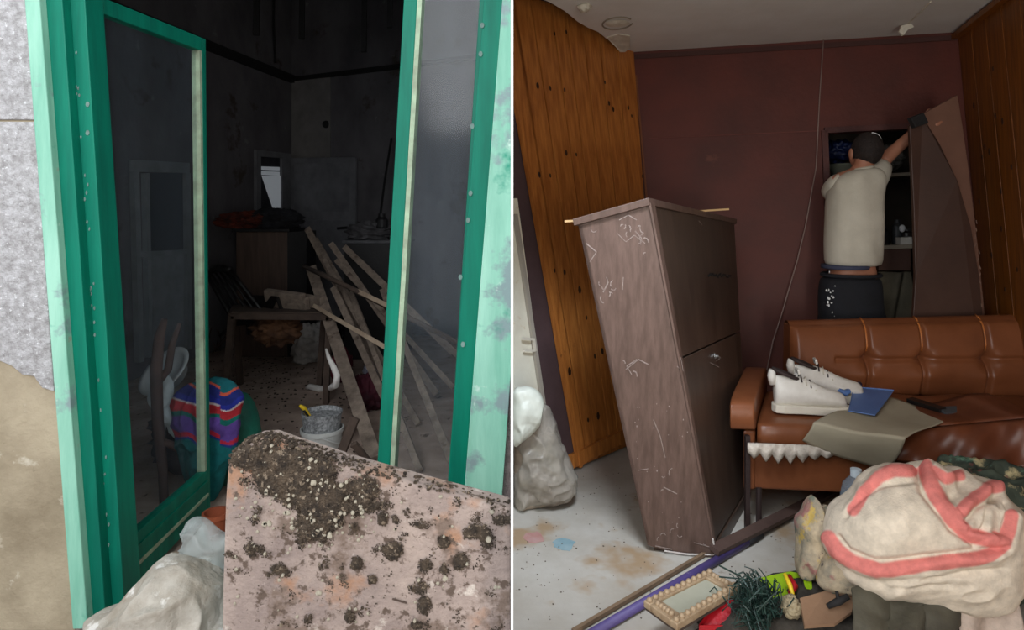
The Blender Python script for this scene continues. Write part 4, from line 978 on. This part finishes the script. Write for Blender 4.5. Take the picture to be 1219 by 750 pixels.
tag(MB().prism([AL(1072, 283, .2), AL(1086, 282, .2), AL(1086, 293, .2), AL(1072, 294, .2)], (0, .05, 0)).build('white_carton', mat('white_card', (200, 196, 188), None)), 'small white carton on the front of the pale shelf', 'carton')
tag(MB().prism([AL(1046, 298, .15), AL(1084, 296, .15), AL(1084, 322, .15), AL(1046, 322, .15)], (0, .2, 0)).build('brown_crate', mat('brown_card', (76, 50, 40), None)), 'reddish brown crate below the pale shelf', 'crate')
def sk(u, v):
    p = AL(1046+40*u, 324+70*v, .12); return p+V(0, .03*math.sin(u*9+v*3), 0)
tag(MB().grid(sk, 20, 14).build('hanging_sacking', mat('grey_olive_cloth', (98, 92, 76), (76, 70, 58), 6, .9, .2), smooth=True, solid=.01), 'grey olive cloth hanging below the crate in the recess', 'cloth')

# ---- board the man holds
m_brd = mat('brown_hardboard', (74, 50, 40), (60, 40, 32), 3, .5, .05)
m_brdl = mat('pinkish_brown_face', (128, 92, 76), (112, 80, 66), 3, .5, .05)
YB = 3.40
bd = thing('held_board', W(1130, 400, YB), 'tall brown wardrobe door panel held upright by the man', 'board')
pb_ = [(1083, 150), (1098, 138), (1118, 170), (1140, 215), (1156, 270), (1166, 330), (1172, 400), (1172, 470), (1086, 470), (1086, 400), (1090, 330), (1088, 250)]
MB().prism([W(x, y, YB-(.03 if x > 1100 else 0)) for x, y in pb_], (0, .022, 0)).build('dark_face', m_brd, bd, bevel=.003)
pb_ = [(1094, 138), (1140, 113), (1146, 150), (1153, 200), (1164, 290), (1172, 370), (1174, 470), (1100, 470)]
MB().prism([W(x, y, YB+.02) for x, y in pb_], (0, .02, 0)).build('rear_face', m_brdl, bd, bevel=.003)
ce_ = MB()
for k in range(12): 
    p = W(1161+.8*k+random.uniform(-2, 1), 262+9*k, YB-.033); ce_.bar(p, p+V(random.uniform(-.01, .01), 0, -.02), .004, .002)
stuff(ce_.build('chipped_edge', mat('dull_chip', (140, 112, 96), (110, 86, 72), 30), bd))

# ---- the man
m_skin = mat('skin', (176, 122, 96), (160, 106, 82), 6, .55, .03)
m_tee = mat('off_white_cotton', (206, 200, 184), (188, 182, 166), 5, .9, .12, 30)
m_pant = mat('navy_work_trousers', (28, 30, 38), (18, 20, 26), 6, .85, .2, 40, spot=[((150, 150, 150), .70, 9)])
m_hair = mat('dark_hair', (44, 34, 30), (26, 20, 18), 40, .8, .4, 120)
YM = 3.58; mp_ = YM/F        # metres per pixel at the man
def MW(px, py, dy=0.0): 
    p = W(px, py, YM); return V(p.x, p.y+dy, p.z)
man = thing('person', MW(1014, 540), 'man seen from behind in off-white t-shirt and navy trousers, arm raised to hold the board', 'person')
man.location.z = 0; WORLD[man.name] = Vector(man.location)
# continuous body by a skin modifier over a joint skeleton
J = {}; order = []
def jt(n, p, r, par=None): J[n] = len(order); order.append((p, r, par))
jt('pelvis', MW(1014, 338), .115)
jt('waist', MW(1015, 300), .108, 'pelvis'); jt('chest', MW(1016, 255, .0), .105, 'waist'); jt('uchest', MW(1019, 222, .0), .088, 'chest')
jt('neck', MW(1026, 203, -.0), .052, 'uchest'); jt('skull0', MW(1030, 190, .0), .055, 'neck'); jt('skull', MW(1033, 180, .01), .082, 'skull0'); jt('crown', MW(1033, 171, .01), .066, 'skull')
jt('shR', MW(1043, 212, .0), .046, 'uchest'); jt('elR', MW(1062, 190, .09), .042, 'shR'); jt('wrR', MW(1080, 156, -.10), .028, 'elR'); jt('palmR', MW(1086, 148, -.13), .030, 'wrR')
jt('shL', MW(998, 216, .02), .045, 'uchest'); jt('elL', MW(1003, 232, .17), .040, 'shL')
jt('wrL', MW(1022, 218, .27), .028, 'elL'); jt('palmL', MW(1034, 212, .29), .03, 'wrL')
jt('hipL', MW(997, 360), .072, 'pelvis'); jt('kneeL', V(MW(993, 0).x, YM-.02, .50), .062, 'hipL'); jt('ankL', V(MW(994, 0).x, YM+.02, .09), .040, 'kneeL'); jt('toeL', V(MW(994, 0).x-.02, YM+.18, .04), .036, 'ankL')
jt('hipR', MW(1032, 360), .072, 'pelvis'); jt('kneeR', V(MW(1036, 0).x, YM-.01, .50), .062, 'hipR'); jt('ankR', V(MW(1036, 0).x, YM+.02, .09), .040, 'kneeR'); jt('toeR', V(MW(1040, 0).x, YM+.18, .04), .036, 'ankR')
def skinned(name, joints, m, parent, root=0, sub=2):
    me = bpy.data.meshes.new(name); o0 = WORLD[parent.name]
    nm = [n for n in J] if joints is None else None
    vs = [p-o0 for p, r, q in joints]; es = [(i, q) for i, (p, r, q) in enumerate(joints) if q is not None]
    me.from_pydata(vs, es, []); o = bpy.data.objects.new(name, me); sc.collection.objects.link(o); o.parent = parent; me.materials.append(m)
    WORLD[o.name] = o0
    md = o.modifiers.new('skin', 'SKIN'); md.use_smooth_shade = True
    sv = me.skin_vertices[0].data
    for i, (p, r, q) in enumerate(joints): sv[i].radius = (r, r); sv[i].use_root = (i == root)
    s_ = o.modifiers.new('sub', 'SUBSURF'); s_.levels = sub; s_.render_levels = sub
    return o
body = skinned('body', [(p, r, J[q] if q else None) for p, r, q in order], m_skin, man)
# t-shirt : torso loft and sleeves
tee = loft([(MW(1016, 317), V(.150, 0, 0), V(0, .118, 0)), (MW(1016, 312), V(.153, 0, 0), V(0, .122, 0)), (MW(1015, 290), V(.150, 0, 0), V(0, .120, 0)), (MW(1016, 262), V(.150, 0, 0), V(0, .125, 0)), (MW(1017, 238), V(.150, 0, .004), V(0, .122, 0)),
           (MW(1019, 222), V(.150, 0, .012), V(0, .118, 0)), (MW(1021, 212), V(.142, 0, .016), V(0, .106, 0)), (MW(1023, 205), V(.112, 0, .014), V(0, .090, 0)), (MW(1026, 200), V(.066, 0, .006), V(0, .070, 0))], 40, .85)
for i, p in enumerate(tee.v):
    h_ = (p.z-MW(0, 317).z); f_ = .008*math.sin(p.x*38+h_*22+3*noise.noise(p*4))+.010*noise.noise(p*9)
    tee.v[i] = p+V(f_*.3, -f_*(1 if p.y < YM else -1), 0)
tee.build('tshirt', m_tee, man, smooth=True, sub=1)
sl = loft([(MW(1038, 216, .0), V(.045, 0, -.052), V(0, .075, 0)), (MW(1047, 207, .02), V(.038, 0, .052)*1.1, V(0, .070, 0)), (MW(1056, 197, .05), V(.030, 0, .046)*1.1, V(0, .062, 0)), (MW(1059, 193, .065), V(.030, 0, .045)*1.1, V(0, .060, 0))], 24)
rr = []
def sleeve(pts, rs):
    return MB().tube(pts, rs, 20)
sleeve([MW(1032, 218), MW(1044, 211, .01), MW(1053, 202, .05), MW(1060, 194, .08)], [.085, .076, .064, .060]).build('sleeve', m_tee, man, smooth=True, sub=1)
sleeve([MW(1006, 222), MW(1000, 219, .03), MW(1001, 226, .09), MW(1003, 231, .14)], [.085, .070, .062, .058]).build('sleeve', m_tee, man, smooth=True, sub=1)
MB().tube([MW(1026, 200.5)+V(.055*math.cos(t), .052*math.sin(t), .01*math.cos(t)) for t in [k*math.pi/10 for k in range(21)]], .008, 8).build('collar', m_tee, man, smooth=True)
# waistband and trousers
tr_ = loft([(MW(1013, 326), V(.158, 0, 0), V(0, .122, 0)), (MW(1012, 338), V(.165, 0, 0), V(0, .130, 0)), (MW(1012, 356), V(.172, 0, 0), V(0, .135, 0)), (MW(1013, 385), V(.174, 0, 0), V(0, .130, 0)), (MW(1013, 396), V(.166, 0, 0), V(0, .125, 0))], 36, .9)
for sx, kx_, ax_ in ((995, 992, 994), (1033, 1037, 1036)):
    k_ = loft([(MW(sx, 362), V(.092, 0, 0), V(0, .118, 0)), (MW(sx, 390), V(.094, 0, 0), V(0, .108, 0)), (V(MW(kx_, 0).x, YM-.02, .50), V(.080, 0, 0), V(0, .085, 0)), (V(MW(ax_, 0).x, YM+.02, .08), V(.062, 0, 0), V(0, .072, 0))], 24)
    tr_.add(k_.v, k_.f)
tr_.build('trousers', m_pant, man, smooth=True, sub=1)
MB().tube([MW(1013, 327)+V(.156*math.cos(t), .121*math.sin(t), 0) for t in [k*math.pi/14 for k in range(29)]], .011, 8, False).build('waistband', m_pant, man, smooth=True)
ub = loft([(MW(1006, 319.5), V(.125, 0, 0), V(0, .124, 0)), (MW(1007, 315), V(.13, 0, 0), V(0, .126, 0))], 30); ub.build('underwear_band', mat('slate_blue_cotton', (62, 66, 88), None), man, smooth=True)
pt = MB()
for k in range(22):
    p = MW(random.gauss(983, 4.5), random.gauss(352, 10), -.05); pt.ball(p+V(-.006, -.035, 0), (random.uniform(.002, .007), .005, random.uniform(.003, .009)), 7)
stuff(pt.build('paint_spatter', m_white, man))
# head: hair, ears, face turned away, glasses strap
hc = MW(1033, 180, .01)
hair = heap(hc+V(-.003, -.012, .012), (.078, .092, .095), 95, .03, 3, .02, 8, nu=36, nv=24, cf=None); hair.build('hair', m_hair, man, smooth=True)
for sx in (-1, 1): MB().ball(hc+V(sx*.080, .02, -.012), (.010, .022, .032), 10).build('ear', m_skin, man, smooth=True)
fc = MB(); fc.ball(hc+V(0, .055, -.025), (.064, .062, .085), 18); fc.build('face', m_skin, man, smooth=True)
MB().ball(hc+V(0, .122, -.03), (.012, .016, .022), 10).build('nose', m_skin, man, smooth=True)
for sx in (-1, 1): MB().ball(hc+V(sx*.028, .108, -.008), (.012, .008, .008), 10).build('eye', m_white, man, smooth=True)
MB().ball(hc+V(0, .112, -.068), (.022, .006, .006), 10).build('mouth', mat('lips', (140, 80, 72), None), man, smooth=True)
MB().tube([hc+V(.084*math.sin(t)+.0, -.055*math.cos(t)*.9+.0, .105*math.cos(t)*.95+.0) for t in [k*math.pi/14+.0 for k in range(11)]], .004, 6).build('mask_strap', m_white, man, smooth=True)
# hands: fingers rooted in the palms, curled over the board edge / inside the recess
def hand(pj, dirv, side, curl):
    d = dirv.normalized(); s_ = d.cross(curl).normalized(); c_ = curl.normalized()
    for k, (off_, ln) in enumerate([(-.028, .068), (-.010, .078), (.009, .074), (.027, .060)]):
        b = pj+s_*off_+d*.018
        skinned('finger', [(b, .0095, None), (b+d*ln*.45, .009, 0), (b+d*ln*.75+c_*ln*.28, .008, 1), (b+d*ln*.82+c_*ln*.62, .007, 2)], m_skin, man)
    b = pj+s_*side*.030-d*.012
    skinned('thumb', [(b, .012, None), (b+s_*side*.022+d*.018, .011, 0), (b+s_*side*.026+d*.046+c_*.014, .009, 1)], m_skin, man)
hand(order[J['palmR']][0], V(.45, -.15, .75), -1, V(.5, .8, -.1))
hand(order[J['palmL']][0], V(.8, .3, .1), 1, V(.1, .7, -.4))
# shoes for the feet behind the sofa
for x in (994, 1038):
    b = V(MW(x, 0).x, YM+.08, .0); MB().prism([b+V(.05*math.cos(t), .145*math.sin(t), 0) for t in [k*math.pi/8 for k in range(16)]], (0, 0, .07)).build('work_shoe', m_blk, man, bevel=.02)
# something dark he grips with the board
tag(MB().prism([W(1084, 140, 3.36), W(1100, 134, 3.36), W(1106, 146, 3.36), W(1090, 152, 3.36)], (0, .035, 0)).build('dark_clamp', m_blk, bevel=.004), 'dark bracket at the top corner of the board under the raised hand', 'bracket')

# ---- white door strip with hasp at far left, bags
dw = thing('narrow_door', G(640, 575), 'cream painted door edge with a metal hasp behind the plastic bags', 'door')
m_cream = mat('cream_gloss_paint', (236, 232, 214), (220, 212, 192), 4, .5, .05, spot=[((196, 160, 96), .66, 6)])
MB().prism([A_(612, 236, .03), A_(616, 236, .03), A_(653, 520, .03), A_(612.5, 520, .03)], nA*(-.02)).build('door_panel', m_cream, dw)
MB().bar(A_(613, 255, .042), A_(650, 505, .042), .022, .02, nA).build('stile', mat('greyed_cream', (168, 160, 148), None, 6, .6), dw)
MB().bar(A_(622, 403, .055), A_(636, 404, .055), .012, .01, nA).build('hasp', m_sole, dw); MB().bar(A_(635, 403, .055), A_(637, 418, .055), .012, .012, nA).build('hasp', m_sole, dw); MB().bar(A_(624, 417, .055), A_(637, 418, .055), .008, .01, nA).build('hasp', m_sole, dw)
m_bag = glass_mat('milky_polythene', (190, 180, 168), .42, rough=.22, stretch=(3, 3, 3))
m_rub = mat('rubble_rags', (176, 160, 142), (116, 104, 92), 9, .9, .3)
yb = 3.0
gbg = thing('rubble_bag', V(.15, yb+.1, 0), 'big milky plastic bag stuffed with rubbish standing against the left wall', 'bag')
def clampx(p, d): return p
ob_ = [(612, 500), (620, 478), (636, 470), (654, 488), (664, 512), (676, 545), (688, 572), (680, 590), (655, 596), (630, 602), (612, 606)]
h1 = obody([(x-(2 if x > 640 else 0), y+4) for x, y in ob_], yb, .12, 21, .014, 8, .03, xmin=.010, cen=(640, 545)); h1.build('contents', m_rub, gbg, smooth=True)
h1 = obody(ob_, yb, .14, 22, .022, 11, .02, 190, 70, xmin=.006, cen=(640, 545)); h1.build('bag_skin', m_bag, gbg, smooth=True)
h1 = obody([(612, 470), (622, 462), (636, 464), (646, 476), (645, 496), (636, 514), (622, 524), (612, 527)], yb-.17, .05, 25, .012, 12, .02, 100, 40, xmin=.006)
tag(h1.build('white_bag', mat('thin_white_plastic', (210, 212, 200), (186, 188, 174), 5, .5, .1), smooth=True), 'small thin white plastic bag resting on the big rubbish bag', 'bag')

# ---- pole, battens, plank on the floor
m_purp = mat('purple_tube', (84, 70, 124), (68, 56, 104), 5, .55, .02, spot=[((140, 130, 160), .7, 20)])
pp = thing('purple_pole', G(708, 752, .018), 'purple metal pole with a black end lying diagonally on the floor', 'pole')
a, b = G(700, 757, .018), G(905, 636, .018)
MB().tube([a, a+(b-a)*.9], .0155, 14).build('tube', m_purp, pp, smooth=True); MB().tube([a+(b-a)*.9, b], .017, 14).build('end_cap', m_blk, pp, smooth=True)
tag(MB().bar(G(682, 752, .012), G(846, 655, .012), .014, .014, (0, 0, 1)).build('wood_batten', mat('tan_batten', (128, 104, 80), (100, 80, 62), 6, .7)), 'thin tan batten lying alongside the purple pole', 'batten')
tag(MB().bar(G(850, 655, .05), G(990, 585, .03), .045, .02, (0, -.3, 1)).build('dark_board', mat('dark_brown_board', (84, 64, 56), (66, 48, 42), 6, .7)), 'dark brown narrow board running from the wardrobe foot under the sofa', 'board')
# floor dirt
fd = MB()
for k in range(260):
    px, py = random.uniform(615, 1000), random.uniform(560, 745); p = G(px, py); r = random.uniform(.001, .004)
    fd.prism([p+V(math.cos(t)*r, math.sin(t)*r*random.uniform(.4, 1), .0005) for t in (0, 1.2, 2.5, 3.8, 5)], (0, 0, .002))
tag(fd.build('floor_grit', mat('grit', (104, 90, 76), (70, 60, 50), 30)), 'fine grit scattered over the pale floor', 'grit', kind='stuff')
for px, py, c_, lab in [(636, 640, (170, 120, 112), 'faded reddish paint stain on the pale floor'), (672, 648, (120, 150, 158), 'faded bluish paint stain on the pale floor')]:
    p = G(px, py, .0006); mb = MB().prism([p+V(math.cos(t*.4)*.05*random.uniform(.7, 1.1), math.sin(t*.4)*.055*random.uniform(.7, 1.1), 0) for t in range(15)], (0, 0, .0008))
    tag(mb.build('paint_stain', mat('stain_%d' % px, c_, tuple(int(x*.7+58) for x in c_), 14, .8)), lab, 'stain')

# ---- ornate frame lying on the heap
m_gilt = mat('dull_gilt_plaster', (178, 154, 124), (138, 112, 84), 22, .6, .3, 60)
zf = .13
fq = [G(766, 719, zf), G(806, 748, zf), G(881, 702, zf), G(844, 682, zf)]
def fmap(u, v, d=0): return fq[0]*(1-u)*(1-v)+fq[1]*u*(1-v)+fq[2]*u*v+fq[3]*(1-u)*v+V(0, 0, d)
pf = thing('mirror_frame', fmap(.5, .5, -.03), 'small ornate gilt picture frame with scalloped edge and cloudy glass, lying flat', 'frame')
def fslab(u0, u1, v0, v1, d0, d1): return MB().box((u0, v0, d0), (u1, v1, d1), lambda q: fmap(q.x, q.y, q.z))
fslab(.02, .98, .02, .98, -.02, .0).build('backing', m_timd, pf)
fslab(.2, .8, .15, .85, .0, .004).build('glass', mat('cloudy_mirror', (172, 170, 152), (156, 154, 136), 4, .5, 0, spec=.3), pf)
for a in ((0, .2, 0, 1), (.8, 1, 0, 1), (.2, .8, 0, .15), (.2, .8, .85, 1)): fslab(*a, -.01, .012).build('moulding', m_gilt, pf, bevel=.003)
sc_ = [(.1, .04+.92*k/11) for k in range(12)]+[(.9, .04+.92*k/11) for k in range(12)]+[(.2+.6*k/6, .07) for k in range(1, 6)]+[(.2+.6*k/6, .93) for k in range(1, 6)]
for u, v in sc_: MB().ball(fmap(u, v, .014), (.0105, .0105, .010), 8).build('scallop', m_gilt, pf, smooth=True)
# ---- red crate, tinsel, lime pan, cardboard, toys
m_redp = mat('red_plastic', (176, 22, 34), (150, 16, 28), 5, .4)
a = [G(832, 752, .06), G(888, 752, .06), G(886, 722, .10), G(852, 722, .10)]
rx = thing('red_tray', (a[0]+a[2])/2, 'bright red plastic tray under the ornate frame', 'tray')
MB().prism(a, (0, 0, -.012)).build('tray_floor', m_redp, rx)
for i in range(4): MB().prism([a[i], a[(i+1) % 4], a[(i+1) % 4]+V(0, 0, .02), a[i]+V(0, 0, .02)], (0, .003, 0)).build('tray_wall', m_redp, rx)
m_tin = mat('dark_green_tinsel', (40, 66, 58), (20, 38, 34), 30, .45)
tn = MB(); base = W(905, 745, 2.0)
for k in range(330):
    p = W(random.gauss(905, 12), random.uniform(705, 752), 2.0+random.uniform(-.05, .08))
    q = p+V(random.gauss(-.01, .018), random.gauss(0, .03), random.uniform(.02, .06)); r_ = q+V(random.gauss(-.008, .02), random.gauss(0, .03), random.uniform(-.05, .02))
    tn.tube([p, q, r_], random.uniform(.0012, .0028), 4)
for pts in [[(893, 690), (885, 681), (876, 685)], [(898, 694), (890, 684), (878, 692)], [(905, 690), (900, 680), (894, 684)], [(896, 700), (884, 692), (873, 698)]]:
    tn.tube([W(x, y, 2.0) for x, y in pts], .003, 5)
tag(tn.build('green_tinsel', m_tin), 'tangled dark green plastic tinsel heaped beside the ornate frame', 'tinsel', kind='stuff')
m_lime = mat('lime_plastic', (158, 196, 32), (132, 170, 20), 5, .35)
lm = thing('lime_scoop', W(938, 700, 2.1), 'lime green plastic scoop sticking out behind the cardboard', 'scoop')
MB().prism([W(902, 688, 2.16), W(940, 680, 2.2), W(962, 684, 2.2), W(964, 702, 2.12), (W(920, 712, 2.06))], (0, .0, -.006)).build('scoop_floor', m_lime, lm, bevel=.001)
MB().prism([W(903, 690, 2.16), W(910, 690, 2.14), W(922, 715, 2.06), W(916, 716, 2.06)], (.0, .004, -.0)).build('scoop_wall', m_lime, lm)
MB().prism([W(957, 688, 2.12), W(966, 687, 2.12), W(967, 702, 2.08), W(960, 701, 2.08)], (0, .012, 0)).build('scoop_wall', m_lime, lm)
tag(MB().tube([W(934, 683, 2.1), W(940, 696, 2.07), W(944, 708, 2.04)], [.006, .008, .006], 8).build('yellow_toy', m_yel, smooth=True), 'small yellow plastic stick standing in the lime scoop', 'toy')
tag(MB().tube([W(939, 686, 2.13), W(945, 698, 2.09), W(941, 707, 2.06)], [.009, .014, .008], 8).build('red_toy', m_redp, smooth=True), 'small red plastic piece beside the yellow stick', 'toy')
tag(heap(W(942, 722, 1.98), (.026, .03, .03), 111, .2, 2, .2, 4).build('cream_figurine', mat('cream_plaster', (176, 160, 128), (130, 118, 94), 9, .7), smooth=True), 'small cream plaster lump in front of the lime scoop', 'figurine')
cd = MB().prism([W(952, 712, 1.99), W(984, 703, 2.03), W(1018, 706, 2.02), W(1014, 728, 1.94), W(994, 742, 1.90), W(958, 745, 1.90)], (0, .004, -.012))
tag(cd.build('cardboard_piece', mat('brown_cardboard', (150, 118, 92), (132, 102, 78), 5, .85)), 'flat brown cardboard piece in the middle of the rubbish heap', 'cardboard')
gnt = thing('black_tap', W(1000, 712, 1.97), 'small black plastic tap fitting lying on the cardboard', 'fitting')
MB().tube([W(985, 722, 1.95), W(998, 716, 1.95), W(1010, 710, 1.95)], [.008, .012, .009], 8).build('body', m_blk, gnt, smooth=True); MB().tube([W(998, 716, 1.95), W(996, 704, 1.96)], .005, 6).build('lever', m_blk, gnt, smooth=True)
m_oliv = mat('olive_grey_quilt', (84, 80, 66), (60, 56, 48), 6, .8, .2)
ql = MB()
def qf(u, v):
    p = W(1015+125*u, 702+55*v, 1.96-.10*v); return p+V(0, -.03*abs(math.sin(u*math.pi*3))*(.4+.6*v)+.01*noise.noise(V(u*5, v*5, 3)), .015*math.sin(u*math.pi*3+v*3))
ql.grid(qf, 60, 24); tag(ql.build('olive_quilt', m_oliv, smooth=True, solid=.02), 'dark olive quilted cloth with soft folds under the big towel bundle', 'quilt')
# heap under everything so that nothing hovers
und = heap(V(1.12, 2.08, .02), (.46, .22, .12), 115, .12, 2, .12, 3, flat=.002)
tag(und.build('dark_rubbish_heap', mat('dark_rubbish', (66, 60, 52), (36, 32, 28), 14, .9, .4), smooth=True), 'low dark heap of rubbish under the things at the bottom right', 'rubbish')
# ---- towel bundle
m_towel = mat('towel', (1, 1, 1), None, 26, .95, .25, 160, attr='Col')
YW = 1.98
def X_(px): return (px-609.5)/F*YW
def Z_(py): return H-(py-YH)/F*YW
def PLn(l): return [(X_(a), Z_(b)) for a, b in l]
def PX(l): return l
bands = [([(985, 640), (996, 656), (1015, 669), (1045, 679), (1075, 677), (1110, 670), (1150, 667), (1180, 661), (1196, 648), (1204, 615)], 9),
         ([(1016, 606), (1030, 585), (1046, 568), (1064, 560), (1086, 560)], 8),
         ([(1102, 554), (1108, 578), (1122, 602), (1138, 622), (1154, 637), (1190, 645)], 9.5),
         ([(1192, 577), (1178, 580), (1160, 594), (1143, 610)], 8), ([(1112, 560), (1126, 570), (1142, 566)], 7)]
creases = [([(1000, 640), (1012, 655), (1045, 666), (1090, 664), (1140, 657), (1188, 652)], .016, 4), ([(1092, 560), (1097, 585), (1112, 608), (1130, 630), (1160, 648)], .018, 4),
           ([(1010, 615), (1026, 597), (1046, 580), (1090, 572)], .012, 4), ([(990, 665), (1015, 682), (1050, 692), (1120, 688), (1190, 676)], .010, 4),
           ([(1146, 622), (1160, 605), (1186, 592)], .016, 3.5), ([(1165, 632), (1172, 608), (1180, 596)], .010, 3), ([(1150, 632), (1190, 634)], .012, 3.5),
           ([(1000, 678), (1060, 700), (1130, 700)], .008, 3.5), ([(1196, 600), (1192, 630)], .010, 3.5), ([(1040, 610), (1060, 640), (1090, 652)], .004, 8)]
cream, pink = (226, 212, 192), (228, 132, 124)
def near(x, y, L): return [(l, w) for l, w in L]
def tcf(p, fr_):
    if fr_ < 0: return cream
    x, y = pxy(p); x += 2.2*noise.noise(p*22); y += 2.2*noise.noise(p*22+V(5, 5, 5))
    q = min(polyd(x, y, ln)-w for ln, w in bands)
    t = min(1, max(0, .5-q/2.4)); return tuple(a*(1-t)+b*t for a, b in zip(cream, pink))
def trel(p):
    x, y = pxy(p); h = 0
    for ln, w in bands: h = max(h, .015*math.exp(-(polyd(x, y, ln)/(w*.9))**2))
    for ln, k, w in creases: h -= k*math.exp(-(polyd(x, y, ln)/w)**2)
    h -= .035*math.exp(-((x-1136)/11)**2-((y-585)/13)**2)
    h += .035*math.exp(-((x-1070)/48)**2-((y-625)/34)**2)
    return h
tout = [(985, 655), (984, 630), (992, 606), (1010, 589), (1028, 571), (1044, 559), (1064, 555), (1085, 559), (1098, 555), (1112, 552), (1128, 560), (1148, 558), (1162, 570), (1178, 570), (1190, 582), (1203, 602), (1208, 630), (1208, 658), (1200, 685), (1180, 710), (1140, 716), (1090, 710), (1040, 702), (1002, 684)]
cW = V(X_(1096), YW+.10, Z_(648))
twt = thing('towel_bundle', V(cW.x, cW.y, .1), 'large cream towel bundle with pink stripes on the heap at the bottom right', 'towel')
tw = obody(tout, 2.04, .20, 41, .011, 8, .02, 420, 110, cf=tcf, relief=trel, cen=(1100, 640), p=2.2)
tw.build('bundled_towel', m_towel, twt, smooth=True)
def hang(u, v):
    p = W(1138+(66+12*v)*u, 694+70*v, YW-.02-.05*v); return p+V(0, -.02*math.sin(u*7+v), 0)
MB().grid(hang, 30, 20, lambda u, v: (196, 178, 164)).build('hanging_end', m_towel, twt, smooth=True, solid=.01)
# ---- patterned cloth, floral cloth
m_pat = mat('faded_patterned_cloth', (184, 166, 138), (132, 124, 108), 20, .9, .3, 60, spot=[((186, 158, 84), .58, 15), ((150, 104, 98), .58, 13), ((92, 104, 92), .58, 17), ((82, 70, 66), .62, 22)])
c1_ = obody([(946, 668), (950, 640), (952, 618), (962, 600), (968, 592), (978, 600), (992, 610), (1000, 640), (1004, 672), (996, 694), (970, 692), (950, 684)], 2.14, .07, 31, .020, 11, .02, 120, 40, aniso=(1.5, .6))
tag(c1_.build('patterned_cloth', m_pat, smooth=True), 'faded patterned cloth standing in a peak left of the towel bundle', 'cloth')
c1_ = obody([(972, 690), (984, 660), (1004, 652), (1024, 664), (1036, 690), (1040, 712), (1018, 716), (992, 706)], 2.06, .06, 33, .016, 11, .02, 120, 40)
tag(c1_.build('patterned_cloth', m_pat, smooth=True), 'lower fold of faded patterned cloth spilling before the towel bundle', 'cloth')
c1_ = obody([(996, 620), (1004, 604), (1022, 592), (1034, 590), (1030, 612), (1022, 640), (1004, 640)], 2.2, .04, 35, .014, 12, .02, 90, 30)
tag(c1_.build('patterned_cloth', mat('sage_cloth', (138, 138, 112), (104, 104, 88), 12, .9, .2), smooth=True), 'sage green cloth fold between the bottle and the towel bundle', 'cloth')
m_flo = mat('dark_floral_cloth', (72, 82, 68), (46, 54, 46), 12, .85, .2, 40, spot=[((176, 162, 122), .56, 11), ((120, 60, 60), .62, 12), ((84, 120, 100), .6, 16)])
fh = heap(V(X_(1190)*1.10, 2.28, .235), (.34, .16, .22), 131, .12, 2, .18, 3, nu=90, nv=60, flat=.004); tag(fh.build('floral_cloth', m_flo, smooth=True), 'dark green floral cloth heaped behind the towel bundle', 'cloth')
# ---- bottle
m_bot = glass_mat('clear_blue_plastic', (150, 166, 180), .45, rough=.1, stretch=(4, 4, 4))
bb = G(1019, 655, .05); bb = W(1019, 618, 2.3); 
bt = thing('water_bottle', V(bb.x, bb.y, 0), 'clear plastic bottle with a pale cap behind the towel bundle', 'bottle')
zt_ = H-(557-YH)/F*2.3; r_ = .052
MB().lathe(V(bb.x, bb.y, 0), [(.001, .0), (r_*.9, 0), (r_, .02), (r_, .10), (r_*.94, .12), (r_, .14), (r_, zt_-.10), (r_*.85, zt_-.06), (r_*.45, zt_-.035), (r_*.3, zt_-.03), (r_*.3, zt_-.02)], 28).build('bottle_body', m_bot, bt, smooth=True)
MB().lathe(V(bb.x, bb.y, zt_-.03), [(.001, 0), (.019, 0), (.019, .026), (.001, .028)], 20).build('cap', mat('pale_blue_cap', (196, 208, 216), None, 5, .4), bt)
